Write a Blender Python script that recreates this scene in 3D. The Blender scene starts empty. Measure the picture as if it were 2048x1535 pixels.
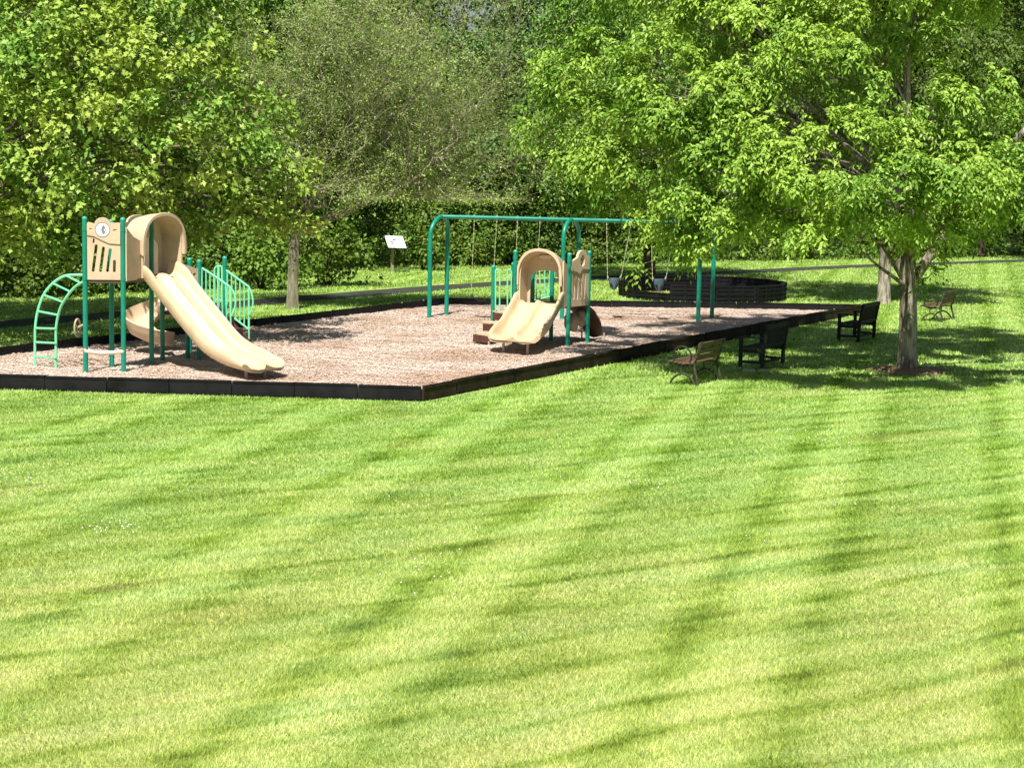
import bpy, bmesh, math, random
import numpy as np
from mathutils import Vector, Matrix

random.seed(7)
RNG = np.random.default_rng(11)
SC = bpy.context.scene
COL = SC.collection
V = Vector

# ------------------------------------------------------------------ camera
F, CX, CY, EYE = 3800.0, 1024.0, 767.5, 4.2
ROLL = math.radians(1.1)
TH = math.atan((CY - 313.0) * math.cos(ROLL) / F)
FWD = V((0, math.cos(TH), -math.sin(TH)))
UP0 = V((0, math.sin(TH), math.cos(TH)))
RT0 = V((1, 0, 0))


def at(x, y, Y):
    """Survey helper: the place in the park seen at picture position x, y when it lies Y metres away."""
    a, b = x - CX, y - CY
    a2 = a * math.cos(ROLL) + b * math.sin(ROLL)
    b2 = -a * math.sin(ROLL) + b * math.cos(ROLL)
    d = FWD * F + RT0 * a2 - UP0 * b2
    return V((0, 0, EYE)) + d * (Y / d.y)


cam = bpy.data.cameras.new('camera')
cam.sensor_width = 36.0
cam.lens = 36.0 * F / 2048.0
cam.clip_start, cam.clip_end = 0.1, 2000
co = bpy.data.objects.new('camera', cam)
COL.objects.link(co)
r = RT0 * math.cos(ROLL) + UP0 * math.sin(ROLL)
u = -RT0 * math.sin(ROLL) + UP0 * math.cos(ROLL)
m = Matrix((r, u, -FWD)).transposed().to_4x4()
m.translation = V((0, 0, EYE))
co.matrix_world = m
SC.camera = co

# ------------------------------------------------------------------ light
EL, AZ = math.radians(57), V((0.27, 0.963, 0)).normalized()   # light travels away from the camera
w = bpy.data.worlds.new('World')
SC.world = w
w.use_nodes = True
nt = w.node_tree
sky = nt.nodes.new('ShaderNodeTexSky')
sky.sky_type = 'NISHITA'
sky.sun_disc = False
sky.sun_elevation = EL
sky.sun_rotation = math.atan2(-AZ.x, -AZ.y)
sky.dust_density = 1.5
bg = nt.nodes['Background']
bg.inputs[1].default_value = 0.05
nt.links.new(sky.outputs[0], bg.inputs[0])
sl = bpy.data.lights.new('sun', 'SUN')
sl.energy = 5.0
sl.angle = math.radians(0.5)
sl.color = (1.0, 0.955, 0.88)
so = bpy.data.objects.new('sun', sl)
COL.objects.link(so)
L = V((AZ.x * math.cos(EL), AZ.y * math.cos(EL), -math.sin(EL)))
so.rotation_euler = L.to_track_quat('-Z', 'Y').to_euler()
so.location = (-10, -30, 40)
SC.view_settings.view_transform = 'Standard'
SC.view_settings.look = 'None'
SC.view_settings.exposure = 0.70
SC.view_settings.gamma = 1
SC.cycles.max_bounces = 5
SC.cycles.diffuse_bounces = 2
SC.cycles.transmission_bounces = 2
SC.cycles.transparent_max_bounces = 4


# ------------------------------------------------------------------ materials
def nodes(name):
    mt = bpy.data.materials.new(name)
    mt.use_nodes = True
    t = mt.node_tree
    return mt, t, t.nodes['Principled BSDF'], t.nodes['Material Output']


def ramp(t, fac, stops):
    n = t.nodes.new('ShaderNodeValToRGB')
    el = n.color_ramp.elements
    el[0].position, el[0].color = stops[0][0], (*stops[0][1], 1)
    el[1].position, el[1].color = stops[-1][0], (*stops[-1][1], 1)
    for p, c in stops[1:-1]:
        e = el.new(p)
        e.color = (*c, 1)
    t.links.new(fac, n.inputs[0])
    return n.outputs[0]


def noise(t, vec, scale, detail=3, rough=0.55, dist=0):
    n = t.nodes.new('ShaderNodeTexNoise')
    n.inputs['Scale'].default_value = scale
    n.inputs['Detail'].default_value = detail
    n.inputs['Roughness'].default_value = rough
    n.inputs['Distortion'].default_value = dist
    if vec is not None:
        t.links.new(vec, n.inputs['Vector'])
    return n.outputs[0]


def pos(t):
    return t.nodes.new('ShaderNodeNewGeometry').outputs['Position']


def objco(t):
    return t.nodes.new('ShaderNodeTexCoord').outputs['Object']


def mapping(t, vec, rot=(0, 0, 0), scale=(1, 1, 1), loc=(0, 0, 0)):
    n = t.nodes.new('ShaderNodeMapping')
    n.inputs['Rotation'].default_value = rot
    n.inputs['Scale'].default_value = scale
    n.inputs['Location'].default_value = loc
    t.links.new(vec, n.inputs[0])
    return n.outputs[0]


def mixc(t, fac, a, b, mode='MIX'):
    n = t.nodes.new('ShaderNodeMix')
    n.data_type = 'RGBA'
    n.blend_type = mode
    for s, v in ((n.inputs[0], fac), (n.inputs[6], a), (n.inputs[7], b)):
        if isinstance(v, (int, float)):
            s.default_value = v
        elif isinstance(v, tuple):
            s.default_value = (*v, 1)
        else:
            t.links.new(v, s)
    return n.outputs[2]


def math_(t, op, a, b=None, clamp=False):
    n = t.nodes.new('ShaderNodeMath')
    n.operation = op
    n.use_clamp = clamp
    for i, v in enumerate((a, b)):
        if v is None:
            continue
        if isinstance(v, (int, float)):
            n.inputs[i].default_value = v
        else:
            t.links.new(v, n.inputs[i])
    return n.outputs[0]


def bump(t, h, strength, dist, p):
    n = t.nodes.new('ShaderNodeBump')
    n.inputs['Strength'].default_value = strength
    n.inputs['Distance'].default_value = dist
    t.links.new(h, n.inputs['Height'])
    t.links.new(n.outputs[0], p.inputs['Normal'])


def solid(name, c, rough=0.5, var=0.15, scale=6.0, bmp=0.1, spec=0.4, c2=None, stretch=(1, 1, 1)):
    mt, t, p, _ = nodes(name)
    v = mapping(t, objco(t), scale=stretch)
    n1 = noise(t, v, scale, 5, 0.6)
    dark = c2 or tuple(x * (1 - var * 1.6) for x in c)
    lite = tuple(min(1, x * (1 + var)) for x in c)
    t.links.new(ramp(t, n1, [(0.3, dark), (0.5, c), (0.72, lite)]), p.inputs['Base Color'])
    p.inputs['Roughness'].default_value = rough
    rr = math_(t, 'MULTIPLY_ADD', n1, 0.25)
    rr.node.inputs[2].default_value = rough - 0.12
    t.links.new(rr, p.inputs['Roughness'])
    p.inputs['Specular IOR Level'].default_value = spec
    if bmp:
        bump(t, noise(t, v, scale * 9, 4), bmp, 0.01, p)
    return mt


def leafmat(name, stops, transl=0.35, clump=None):
    mt, t, p, out = nodes(name)
    t.nodes.remove(p)
    g = t.nodes.new('ShaderNodeNewGeometry')
    c = ramp(t, g.outputs['Random Per Island'], stops)
    if clump:
        nn = noise(t, g.outputs['Position'], clump[0], 2)
        c = mixc(t, ramp(t, nn, [(0.42, (0, 0, 0)), (0.6, (1, 1, 1))]), c, mixc(t, 0.75, c, clump[1]))
    d = t.nodes.new('ShaderNodeBsdfDiffuse')
    tr = t.nodes.new('ShaderNodeBsdfTranslucent')
    gl = t.nodes.new('ShaderNodeBsdfGlossy')
    gl.inputs['Roughness'].default_value = 0.6
    gl.inputs['Color'].default_value = (0.8, 0.85, 0.8, 1)
    t.links.new(c, d.inputs[0])
    t.links.new(mixc(t, 1.0, c, (1.0, 1.0, 0.55), 'MULTIPLY'), tr.inputs[0])
    m1 = t.nodes.new('ShaderNodeMixShader')
    m1.inputs[0].default_value = transl
    t.links.new(d.outputs[0], m1.inputs[1])
    t.links.new(tr.outputs[0], m1.inputs[2])
    m2 = t.nodes.new('ShaderNodeMixShader')
    m2.inputs[0].default_value = 0.03
    t.links.new(m1.outputs[0], m2.inputs[1])
    t.links.new(gl.outputs[0], m2.inputs[2])
    t.links.new(m2.outputs[0], out.inputs[0])
    return mt


def grasscolor(t, blades):
    """Mown lawn: two directions of mowing stripes, dry patches, random blades."""
    P = pos(t)
    sep = t.nodes.new('ShaderNodeSeparateXYZ')
    t.links.new(P, sep.inputs[0])
    big = noise(t, P, 0.35, 3)
    # wheel tracks running away from the viewer, 13.5 degrees to the right, in pairs every 2.8 m
    a1 = math.radians(13.5)
    s1 = math_(t, 'ADD', math_(t, 'MULTIPLY', sep.outputs[0], math.cos(a1)), math_(t, 'MULTIPLY', sep.outputs[1], -math.sin(a1)))
    s1 = math_(t, 'ADD', s1, math_(t, 'MULTIPLY', math_(t, 'SUBTRACT', noise(t, P, 1.3, 4, 0.65), 0.5), 0.42))
    tracks = None
    for off, amp, wdt in ((0.0, 0.28, 0.13), (1.08, 0.205, 0.12)):
        fr = math_(t, 'FRACT', math_(t, 'ADD', math_(t, 'DIVIDE', math_(t, 'SUBTRACT', s1, 0.5 + off), 2.8), 0.5))
        ln_ = math_(t, 'SUBTRACT', 1.0, math_(t, 'DIVIDE', math_(t, 'ABSOLUTE', math_(t, 'SUBTRACT', fr, 0.5)), wdt), True)
        msk = ramp(t, noise(t, mapping(t, P, loc=(off * 7, 2, 0), scale=(1, 0.6, 1)), 0.7, 3), [(0.30, (0.7, 0.7, 0.7)), (0.58, (1, 1, 1))])
        ln_ = math_(t, 'MULTIPLY', math_(t, 'MULTIPLY', ln_, msk), amp)
        tracks = ln_ if tracks is None else math_(t, 'ADD', tracks, ln_)
    # narrow streaks of the cross cut
    a2 = math.radians(54)
    v2 = mapping(t, P, rot=(0, 0, a2), scale=(1, 1, 1))
    v2 = mapping(t, v2, scale=(1.9, 0.17, 1))
    st = noise(t, v2, 1.0, 4, 0.62, 0.25)
    v3 = mapping(t, mapping(t, P, rot=(0, 0, math.radians(60))), scale=(3.2, 0.35, 1))
    st2 = noise(t, v3, 1.0, 3, 0.6)
    f = math_(t, 'ADD', math_(t, 'MULTIPLY', st, 0.75), math_(t, 'MULTIPLY', st2, 0.70))
    f = math_(t, 'SUBTRACT', f, tracks)
    f = math_(t, 'ADD', f, math_(t, 'MULTIPLY', noise(t, P, 1.7, 4, 0.6), 0.35))
    # thin wheel lines of the cross cut
    s2 = math_(t, 'ADD', math_(t, 'MULTIPLY', sep.outputs[0], math.cos(a2)), math_(t, 'MULTIPLY', sep.outputs[1], -math.sin(a2)))
    s2 = math_(t, 'ADD', s2, math_(t, 'MULTIPLY', noise(t, P, 0.22, 2), 1.1))
    for per, off, amp, wdt in ((1.9, 0.0, 0.29, 0.065), (1.9, 0.62, 0.19, 0.075), (1.9, 0.36, 0.12, 0.055)):
        fr = math_(t, 'FRACT', math_(t, 'ADD', math_(t, 'DIVIDE', s2, per), off))
        d_ = math_(t, 'ABSOLUTE', math_(t, 'SUBTRACT', fr, 0.5))
        ln_ = math_(t, 'SUBTRACT', 1.0, math_(t, 'DIVIDE', d_, wdt), True)
        msk = ramp(t, noise(t, mapping(t, v3, scale=(0.5, 0.6, 1), loc=(off * 9, 3, 0)), 1.0, 3), [(0.33, (0.12, 0.12, 0.12)), (0.56, (1, 1, 1))])
        f = math_(t, 'SUBTRACT', f, math_(t, 'MULTIPLY', math_(t, 'MULTIPLY', ln_, msk), amp))
    f = math_(t, 'SUBTRACT', f, 0.25)
    green = ramp(t, f, [(0.22, (0.13, 0.24, 0.026)), (0.42, (0.26, 0.42, 0.07)), (0.60, (0.38, 0.55, 0.15)), (0.85, (0.48, 0.62, 0.23))])
    dry = ramp(t, f, [(0.22, (0.17, 0.25, 0.036)), (0.42, (0.36, 0.46, 0.10)), (0.60, (0.53, 0.605, 0.20)), (0.85, (0.66, 0.68, 0.31))])
    # the lawn is drier away from the playground
    near = t.nodes.new('ShaderNodeMapRange')
    near.inputs[1].default_value, near.inputs[2].default_value = 27, 15
    t.links.new(sep.outputs[1], near.inputs[0])
    dn = noise(t, P, 0.6, 4, 0.65)
    fac = math_(t, 'MULTIPLY_ADD', near.outputs[0], 0.8)
    t.links.new(math_(t, 'MULTIPLY_ADD', dn, 1.6), fac.node.inputs[2])
    fac.node.inputs[2].links[0].from_node.inputs[2].default_value = -0.68
    fac = math_(t, 'ADD', fac, 0.0, True)
    c = mixc(t, fac, green, dry)
    cool = ramp(t, noise(t, mapping(t, v3, scale=(0.35, 1.1, 1), loc=(4, 9, 0)), 1.0, 3), [(0.50, (0, 0, 0)), (0.75, (1, 1, 1))])
    c = mixc(t, math_(t, 'MULTIPLY', cool, 0.6), c, mixc(t, 0.5, c, (0.40, 0.62, 0.30)))
    pale = ramp(t, noise(t, mapping(t, v3, scale=(0.4, 1.2, 1), loc=(14, 2, 0)), 1.0, 3), [(0.58, (0, 0, 0)), (0.78, (1, 1, 1))])
    c = mixc(t, math_(t, 'MULTIPLY', pale, 0.6), c, mixc(t, 0.5, c, (0.66, 0.55, 0.30)))
    if blades:
        g = t.nodes.new('ShaderNodeNewGeometry')
        k = ramp(t, g.outputs['Random Per Island'], [(0, (0.56, 0.62, 0.44)), (0.5, (1.0, 1.02, 1.0)), (0.9, (1.32, 1.26, 1.2)), (1, (1.65, 1.42, 1.4))])
        c = mixc(t, 1.0, c, k, 'MULTIPLY')
    return c, P


def grassmat(name, blades):
    mt, t, p, out = nodes(name)
    c, P = grasscolor(t, blades)
    if blades:
        t.nodes.remove(p)
        d = t.nodes.new('ShaderNodeBsdfDiffuse')
        tr = t.nodes.new('ShaderNodeBsdfTranslucent')
        t.links.new(c, d.inputs[0])
        t.links.new(c, tr.inputs[0])
        m1 = t.nodes.new('ShaderNodeMixShader')
        m1.inputs[0].default_value = 0.3
        t.links.new(d.outputs[0], m1.inputs[1])
        t.links.new(tr.outputs[0], m1.inputs[2])
        t.links.new(m1.outputs[0], out.inputs[0])
    else:
        n1 = noise(t, mapping(t, P, scale=(1, 0.55, 1)), 38, 5, 0.7)
        k = ramp(t, n1, [(0.3, (0.36, 0.42, 0.28)), (0.5, (0.66, 0.70, 0.58)), (0.7, (1.0, 0.98, 0.9))])  # darkens the ground, painting in the shade between the blades
        t.links.new(mixc(t, 1.0, c, k, 'MULTIPLY'), p.inputs['Base Color'])
        p.inputs['Roughness'].default_value = 0.9
        p.inputs['Specular IOR Level'].default_value = 0.1
        bump(t, n1, 0.7, 0.03, p)
    return mt


def barkmat(name, stops, scale=7):
    mt, t, p, _ = nodes(name)
    v = mapping(t, pos(t), scale=(1, 1, 0.16))
    n1 = noise(t, v, scale * 2.0, 5, 0.65, 0.4)
    n2 = noise(t, pos(t), 1.6, 3)
    f = math_(t, 'ADD', math_(t, 'MULTIPLY', n1, 0.75), math_(t, 'MULTIPLY', n2, 0.25))
    t.links.new(ramp(t, f, stops), p.inputs['Base Color'])
    p.inputs['Roughness'].default_value = 0.9
    p.inputs['Specular IOR Level'].default_value = 0.15
    bump(t, n1, 1.0, 0.05, p)
    return mt


M = {}
M['green'] = solid('green_powder_coat', (0.004, 0.225, 0.145), 0.38, 0.12, 3, 0.02, 0.5)
M['mint'] = solid('mint_powder_coat', (0.19, 0.68, 0.37), 0.4, 0.1, 4, 0.02, 0.5)
M['cap'] = solid('pale_green_cap', (0.04, 0.34, 0.25), 0.4, 0.1, 8, 0.02, 0.5)
M['tan'] = solid('tan_plastic', (0.58, 0.445, 0.305), 0.5, 0.10, 2.5, 0.06, 0.4)
M['slide'] = solid('yellow_tan_plastic', (0.62, 0.475, 0.295), 0.36, 0.13, 1.7, 0.04, 0.5, stretch=(1, 1, 1))
M['cream'] = solid('cream_plastic', (0.70, 0.60, 0.45), 0.45, 0.08, 4, 0.03)
M['brownplastic'] = solid('brown_coated_step', (0.085, 0.032, 0.02), 0.65, 0.2, 6, 0.08)
M['brownramp'] = solid('brown_plastic_wall', (0.11, 0.06, 0.03), 0.6, 0.25, 5, 0.1)
M['rock'] = solid('tan_rock_plastic', (0.46, 0.36, 0.25), 0.7, 0.25, 6, 0.3)
M['white'] = solid('white_sign', (0.80, 0.80, 0.80), 0.5, 0.04, 3, 0.0)
M['greymark'] = solid('grey_print', (0.22, 0.20, 0.22), 0.6, 0.1, 9, 0.0)
M['deck'] = solid('deck_coating', (0.10, 0.07, 0.045), 0.7, 0.2, 8, 0.1)
M['leg'] = solid('galvanised_support', (0.42, 0.38, 0.32), 0.45, 0.15, 8, 0.05)
M['chain'] = solid('galvanised_chain', (0.36, 0.38, 0.22), 0.5, 0.2, 20, 0.1)
M['black'] = solid('black_recycled_plastic', (0.007, 0.007, 0.010), 0.6, 0.4, 3, 0.2, 0.2, c2=(0.004, 0.004, 0.005))
M['timber'] = solid('dusty_black_plastic', (0.010, 0.0095, 0.011), 0.65, 0.5, 2.2, 0.25, 0.2)
M['mossy'] = solid('dusty_brown_plastic', (0.036, 0.028, 0.018), 0.85, 0.6, 3.2, 0.35, 0.12, c2=(0.012, 0.010, 0.008))
M['rubber'] = solid('grey_blue_rubber', (0.075, 0.125, 0.145), 0.6, 0.2, 9, 0.05)
M['belt'] = solid('black_rubber', (0.012, 0.013, 0.012), 0.5, 0.2, 9, 0.05)
M['slat'] = solid('weathered_slats', (0.155, 0.098, 0.06), 0.8, 0.35, 7, 0.3, 0.2, stretch=(0.4, 4, 4))
M['slatback'] = solid('weathered_back_slats', (0.115, 0.092, 0.05), 0.85, 0.4, 7, 0.3, 0.2, stretch=(0.4, 4, 4))
M['iron'] = solid('mossy_cast_iron', (0.05, 0.05, 0.033), 0.7, 0.45, 14, 0.3, 0.3)
M['darkiron'] = solid('dark_cast_iron', (0.022, 0.024, 0.020), 0.6, 0.4, 14, 0.3, 0.3)
M['darkwood'] = solid('dark_weathered_wood', (0.028, 0.030, 0.026), 0.75, 0.4, 8, 0.3, 0.25, stretch=(0.4, 3, 3))
M['blackwood'] = solid('black_stained_wood', (0.012, 0.011, 0.010), 0.6, 0.4, 8, 0.2, 0.3)
M['signpost'] = solid('grey_wood_post', (0.27, 0.24, 0.17), 0.85, 0.25, 8, 0.3, 0.2, stretch=(4, 4, 0.5))
M['asphalt'] = solid('path_asphalt', (0.045, 0.05, 0.037), 0.9, 0.2, 2.0, 0.3, 0.2)
M['stone'] = solid('pale_slab', (0.42, 0.40, 0.32), 0.9, 0.2, 6, 0.3, 0.2)
M['bark'] = barkmat('grey_ridged_bark', [(0.36, (0.045, 0.036, 0.026)), (0.46, (0.17, 0.145, 0.11)), (0.54, (0.36, 0.32, 0.255)), (0.68, (0.52, 0.475, 0.39))])
M['bark2'] = barkmat('olive_grey_bark', [(0.3, (0.07, 0.06, 0.035)), (0.5, (0.17, 0.15, 0.09)), (0.7, (0.27, 0.245, 0.16))])
M['twig'] = barkmat('pale_twig_bark', [(0.3, (0.24, 0.22, 0.13)), (0.5, (0.38, 0.36, 0.23)), (0.7, (0.50, 0.48, 0.34))])
M['locustbark'] = barkmat('pale_locust_bark', [(0.3, (0.08, 0.07, 0.045)), (0.5, (0.20, 0.18, 0.125)), (0.7, (0.36, 0.34, 0.245))])
M['darkbark'] = barkmat('dark_bark', [(0.3, (0.02, 0.015, 0.01)), (0.5, (0.055, 0.042, 0.028)), (0.75, (0.11, 0.09, 0.06))])
M['maple'] = leafmat('maple_leaf', [(0.0, (0.06, 0.17, 0.012)), (0.5, (0.145, 0.315, 0.028)), (0.85, (0.31, 0.49, 0.08)), (1.0, (0.58, 0.66, 0.24))], 0.20, (0.45, (0.41, 0.52, 0.08)))
M['ash'] = leafmat('ash_leaf', [(0.0, (0.07, 0.175, 0.010)), (0.5, (0.16, 0.315, 0.024)), (0.85, (0.29, 0.455, 0.06)), (1.0, (0.50, 0.61, 0.16))], 0.19, (0.5, (0.35, 0.515, 0.065)))
M['ash2'] = leafmat('ash_leaf_deep', [(0.0, (0.06, 0.165, 0.012)), (0.5, (0.13, 0.28, 0.024)), (0.85, (0.22, 0.38, 0.04)), (1.0, (0.32, 0.46, 0.09))], 0.18, (0.4, (0.17, 0.30, 0.035)))
M['fine'] = leafmat('fine_olive_leaf', [(0.0, (0.16, 0.28, 0.04)), (0.5, (0.28, 0.42, 0.08)), (1.0, (0.44, 0.55, 0.18))], 0.25, (0.5, (0.31, 0.41, 0.11)))
M['wood1'] = leafmat('wood_leaf', [(0.0, (0.051, 0.128, 0.010)), (0.5, (0.102, 0.208, 0.020)), (1.0, (0.187, 0.306, 0.051))], 0.16, (0.22, (0.153, 0.264, 0.025)))
M['wood2'] = leafmat('wood_leaf_cool', [(0.0, (0.051, 0.123, 0.021)), (0.5, (0.102, 0.204, 0.038)), (1.0, (0.204, 0.323, 0.093))], 0.16, (0.22, (0.085, 0.170, 0.025)))
M['wood3'] = leafmat('wood_leaf_olive', [(0.0, (0.051, 0.089, 0.010)), (0.5, (0.093, 0.153, 0.019)), (1.0, (0.170, 0.238, 0.047))], 0.16, (0.3, (0.085, 0.145, 0.017)))
M['hedge'] = leafmat('shrub_leaf', [(0.0, (0.041, 0.104, 0.007)), (0.5, (0.089, 0.181, 0.015)), (1.0, (0.178, 0.274, 0.044))], 0.16, (0.45, (0.126, 0.178, 0.018)))
M['ground'] = grassmat('mown_grass_ground', False)
M['blade'] = grassmat('grass_blades', True)
M['flower'] = solid('clover_white', (0.75, 0.75, 0.68), 0.8, 0.1, 9, 0)


def worn_and_shadow(t, P, c):
    for hx, hy, hr in ((-0.9, 48.9, 0.8), (2.55, 48.95, 0.6), (3.85, 49.0, 0.6), (-4.1, 34.8, 1.0), (-0.05, 39.5, 0.9), (-1.7, 34.0, 0.5)):  # wear spots; the last one paints a pole's cast shadow into the chips
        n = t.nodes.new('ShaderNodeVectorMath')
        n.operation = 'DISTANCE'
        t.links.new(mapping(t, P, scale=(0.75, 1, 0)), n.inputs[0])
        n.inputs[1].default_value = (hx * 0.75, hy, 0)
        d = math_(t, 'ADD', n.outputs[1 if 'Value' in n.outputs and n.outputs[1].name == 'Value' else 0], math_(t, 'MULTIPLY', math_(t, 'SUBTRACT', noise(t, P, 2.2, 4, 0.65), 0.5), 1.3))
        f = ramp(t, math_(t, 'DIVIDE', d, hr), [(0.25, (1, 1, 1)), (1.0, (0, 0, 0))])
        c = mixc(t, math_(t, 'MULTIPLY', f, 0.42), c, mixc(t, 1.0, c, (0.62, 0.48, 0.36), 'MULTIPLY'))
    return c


def mulchmats():
    mt, t, p, _ = nodes('wood_chip_bed')
    P = pos(t)
    vo = t.nodes.new('ShaderNodeTexVoronoi')
    vo.inputs['Scale'].default_value = 18
    t.links.new(mapping(t, P, rot=(0, 0, 0.5), scale=(1, 2.2, 1)), vo.inputs['Vector'])
    sp = t.nodes.new('ShaderNodeSeparateColor')
    t.links.new(vo.outputs['Color'], sp.inputs[0])
    c = ramp(t, sp.outputs[0], [(0, (0.42, 0.31, 0.235)), (0.4, (0.58, 0.46, 0.375)), (0.8, (0.66, 0.54, 0.45)), (1, (0.71, 0.60, 0.51))])
    big = noise(t, P, 0.5, 4, 0.6)
    c = mixc(t, 1.0, c, ramp(t, big, [(0.33, (0.80, 0.70, 0.62)), (0.55, (1, 1, 1))]), 'MULTIPLY')
    c = worn_and_shadow(t, pos(t), c)
    t.links.new(c, p.inputs['Base Color'])
    p.inputs['Roughness'].default_value = 0.95
    p.inputs['Specular IOR Level'].default_value = 0.1
    bump(t, vo.outputs['Distance'], 1.0, 0.04, p)
    m2, t, p, _ = nodes('wood_chips')
    g = t.nodes.new('ShaderNodeNewGeometry')
    c = ramp(t, g.outputs['Random Per Island'], [(0, (0.46, 0.345, 0.265)), (0.1, (0.61, 0.485, 0.40)), (0.55, (0.68, 0.56, 0.475)), (0.9, (0.72, 0.61, 0.525)), (1, (0.77, 0.69, 0.61))])
    big = noise(t, g.outputs['Position'], 0.5, 4, 0.6)
    c = mixc(t, 1.0, c, ramp(t, big, [(0.33, (0.80, 0.70, 0.62)), (0.55, (1, 1, 1))]), 'MULTIPLY')
    c = worn_and_shadow(t, pos(t), c)
    t.links.new(c, p.inputs['Base Color'])
    p.inputs['Roughness'].default_value = 0.9
    p.inputs['Specular IOR Level'].default_value = 0.15
    return mt, m2


M['mulch'], M['chips'] = mulchmats()
mt, t, p, _ = nodes('dark_bark_litter')
c = ramp(t, noise(t, mapping(t, pos(t), scale=(1, 2, 1)), 16, 5, 0.7), [(0.3, (0.07, 0.045, 0.025)), (0.5, (0.19, 0.12, 0.07)), (0.7, (0.33, 0.22, 0.14))])
t.links.new(c, p.inputs['Base Color'])
p.inputs['Roughness'].default_value = 0.95
M['litter'] = mt


# ------------------------------------------------------------------ objects
def woff(o):
    v = V((0, 0, 0))
    while o is not None:
        v += o.location
        o = o.parent
    return v


def link_mesh(name, me, mat, parent=None):
    """Link a mesh whose vertices are in world (or prototype) coordinates under parent."""
    if parent is not None:
        me.transform(Matrix.Translation(-woff(parent)))
    o = bpy.data.objects.new(name, me)
    COL.objects.link(o)
    if parent is not None:
        o.parent = parent
    if mat is not None:
        me.materials.append(mat)
    return o


def tag(o, label=None, cat=None, group=None, kind=None):
    for k, v in (('label', label), ('category', cat), ('group', group), ('kind', kind)):
        if v:
            o[k] = v
    return o


def thing(name, loc, label, cat, group=None):
    o = bpy.data.objects.new(name, None)
    o.empty_display_size = 0.3
    COL.objects.link(o)
    o.location = loc
    return tag(o, label, cat, group)


def copy_tree(o, parent=None):
    c = o.copy()
    COL.objects.link(c)
    c.parent = parent
    for ch in list(o.children):
        copy_tree(ch, c)
    return c


class MB:
    def __init__(s):
        s.v, s.f = [], []

    def add(s, verts, faces):
        k = len(s.v)
        s.v += [tuple(x) for x in verts]
        s.f += [tuple(i + k for i in f) for f in faces]

    def tube(s, pts, rad, n=8, cap=True, closed=False):
        pts = [V(p) for p in pts]
        if not hasattr(rad, '__len__'):
            rad = [rad] * len(pts)
        N = len(pts)
        ref = None
        verts = []
        for i, p in enumerate(pts):
            if closed:
                tg = pts[(i + 1) % N] - pts[i - 1]
            else:
                tg = pts[min(i + 1, N - 1)] - pts[max(i - 1, 0)]
            tg.normalize()
            if ref is None:
                ref = tg.orthogonal().normalized()
            ref = (ref - tg * ref.dot(tg))
            if ref.length < 1e-6:
                ref = tg.orthogonal()
            ref.normalize()
            b = tg.cross(ref)
            for k in range(n):
                a = 2 * math.pi * k / n
                verts.append(p + (ref * math.cos(a) + b * math.sin(a)) * rad[i])
        faces = []
        for i in range(N if closed else N - 1):
            j = (i + 1) % N
            for k in range(n):
                k2 = (k + 1) % n
                faces.append((i * n + k, i * n + k2, j * n + k2, j * n + k))
        if cap and not closed:
            faces.append(tuple(reversed(range(n))))
            faces.append(tuple(range((N - 1) * n, N * n)))
        s.add(verts, faces)
        return s

    def box(s, c, ax, half):
        c = V(c)
        X, Y, Z = [V(a) for a in ax]
        vs = [c + X * (sx * half[0]) + Y * (sy * half[1]) + Z * (sz * half[2]) for sz in (-1, 1) for sy in (-1, 1) for sx in (-1, 1)]
        s.add(vs, [(0, 2, 3, 1), (4, 5, 7, 6), (0, 1, 5, 4), (2, 6, 7, 3), (0, 4, 6, 2), (1, 3, 7, 5)])
        return s

    def beam(s, a, b, wd, ht, up=(0, 0, 1)):
        a, b = V(a), V(b)
        X = (b - a).normalized()
        Y = V(up).cross(X).normalized()
        Z = X.cross(Y)
        return s.box((a + b) / 2, (X, Y, Z), ((b - a).length / 2, wd / 2, ht / 2))

    def loft(s, rings, closed=True, caps=True):
        n = len(rings[0])
        verts = [p for rg in rings for p in rg]
        faces = []
        for i in range(len(rings) - 1):
            for k in range(n if closed else n - 1):
                k2 = (k + 1) % n
                faces.append((i * n + k, i * n + k2, (i + 1) * n + k2, (i + 1) * n + k))
        if caps and closed:
            faces.append(tuple(reversed(range(n))))
            faces.append(tuple(range((len(rings) - 1) * n, len(rings) * n)))
        s.add(verts, faces)
        return s

    def mesh(s, name, smooth=True, bevel=0, angle=38):
        me = bpy.data.meshes.new(name)
        me.from_pydata([tuple(v) for v in s.v], [], s.f)
        bm = bmesh.new()
        bm.from_mesh(me)
        bmesh.ops.recalc_face_normals(bm, faces=bm.faces)
        if bevel:
            bmesh.ops.bevel(bm, geom=[e for e in bm.edges if e.is_manifold and e.calc_face_angle(0) > 0.6], offset=bevel, segments=2, affect='EDGES', clamp_overlap=True)
        bm.to_mesh(me)
        bm.free()
        if smooth:
            me.polygons.foreach_set('use_smooth', [True] * len(me.polygons))
            me.set_sharp_from_angle(angle=math.radians(angle))
        return me

    def build(s, name, mat, parent=None, **k):
        return link_mesh(name, s.mesh(name, **k), mat, parent)


def bez(a, b, c, n=10):
    a, b, c = V(a), V(b), V(c)
    return [a * (1 - q) ** 2 + b * 2 * q * (1 - q) + c * q * q for q in [i / (n - 1) for i in range(n)]]


def smooth_path(pts, n=6):
    """Catmull-Rom through pts."""
    P = [V(p) for p in pts]
    P = [P[0] * 2 - P[1]] + P + [P[-1] * 2 - P[-2]]
    out = []
    for i in range(1, len(P) - 2):
        for k in range(n):
            q = k / n
            p0, p1, p2, p3 = P[i - 1], P[i], P[i + 1], P[i + 2]
            out.append(0.5 * ((2 * p1) + (p2 - p0) * q + (2 * p0 - 5 * p1 + 4 * p2 - p3) * q * q + (3 * p1 - p0 - 3 * p2 + p3) * q ** 3))
    out.append(P[-2])
    return out


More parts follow.
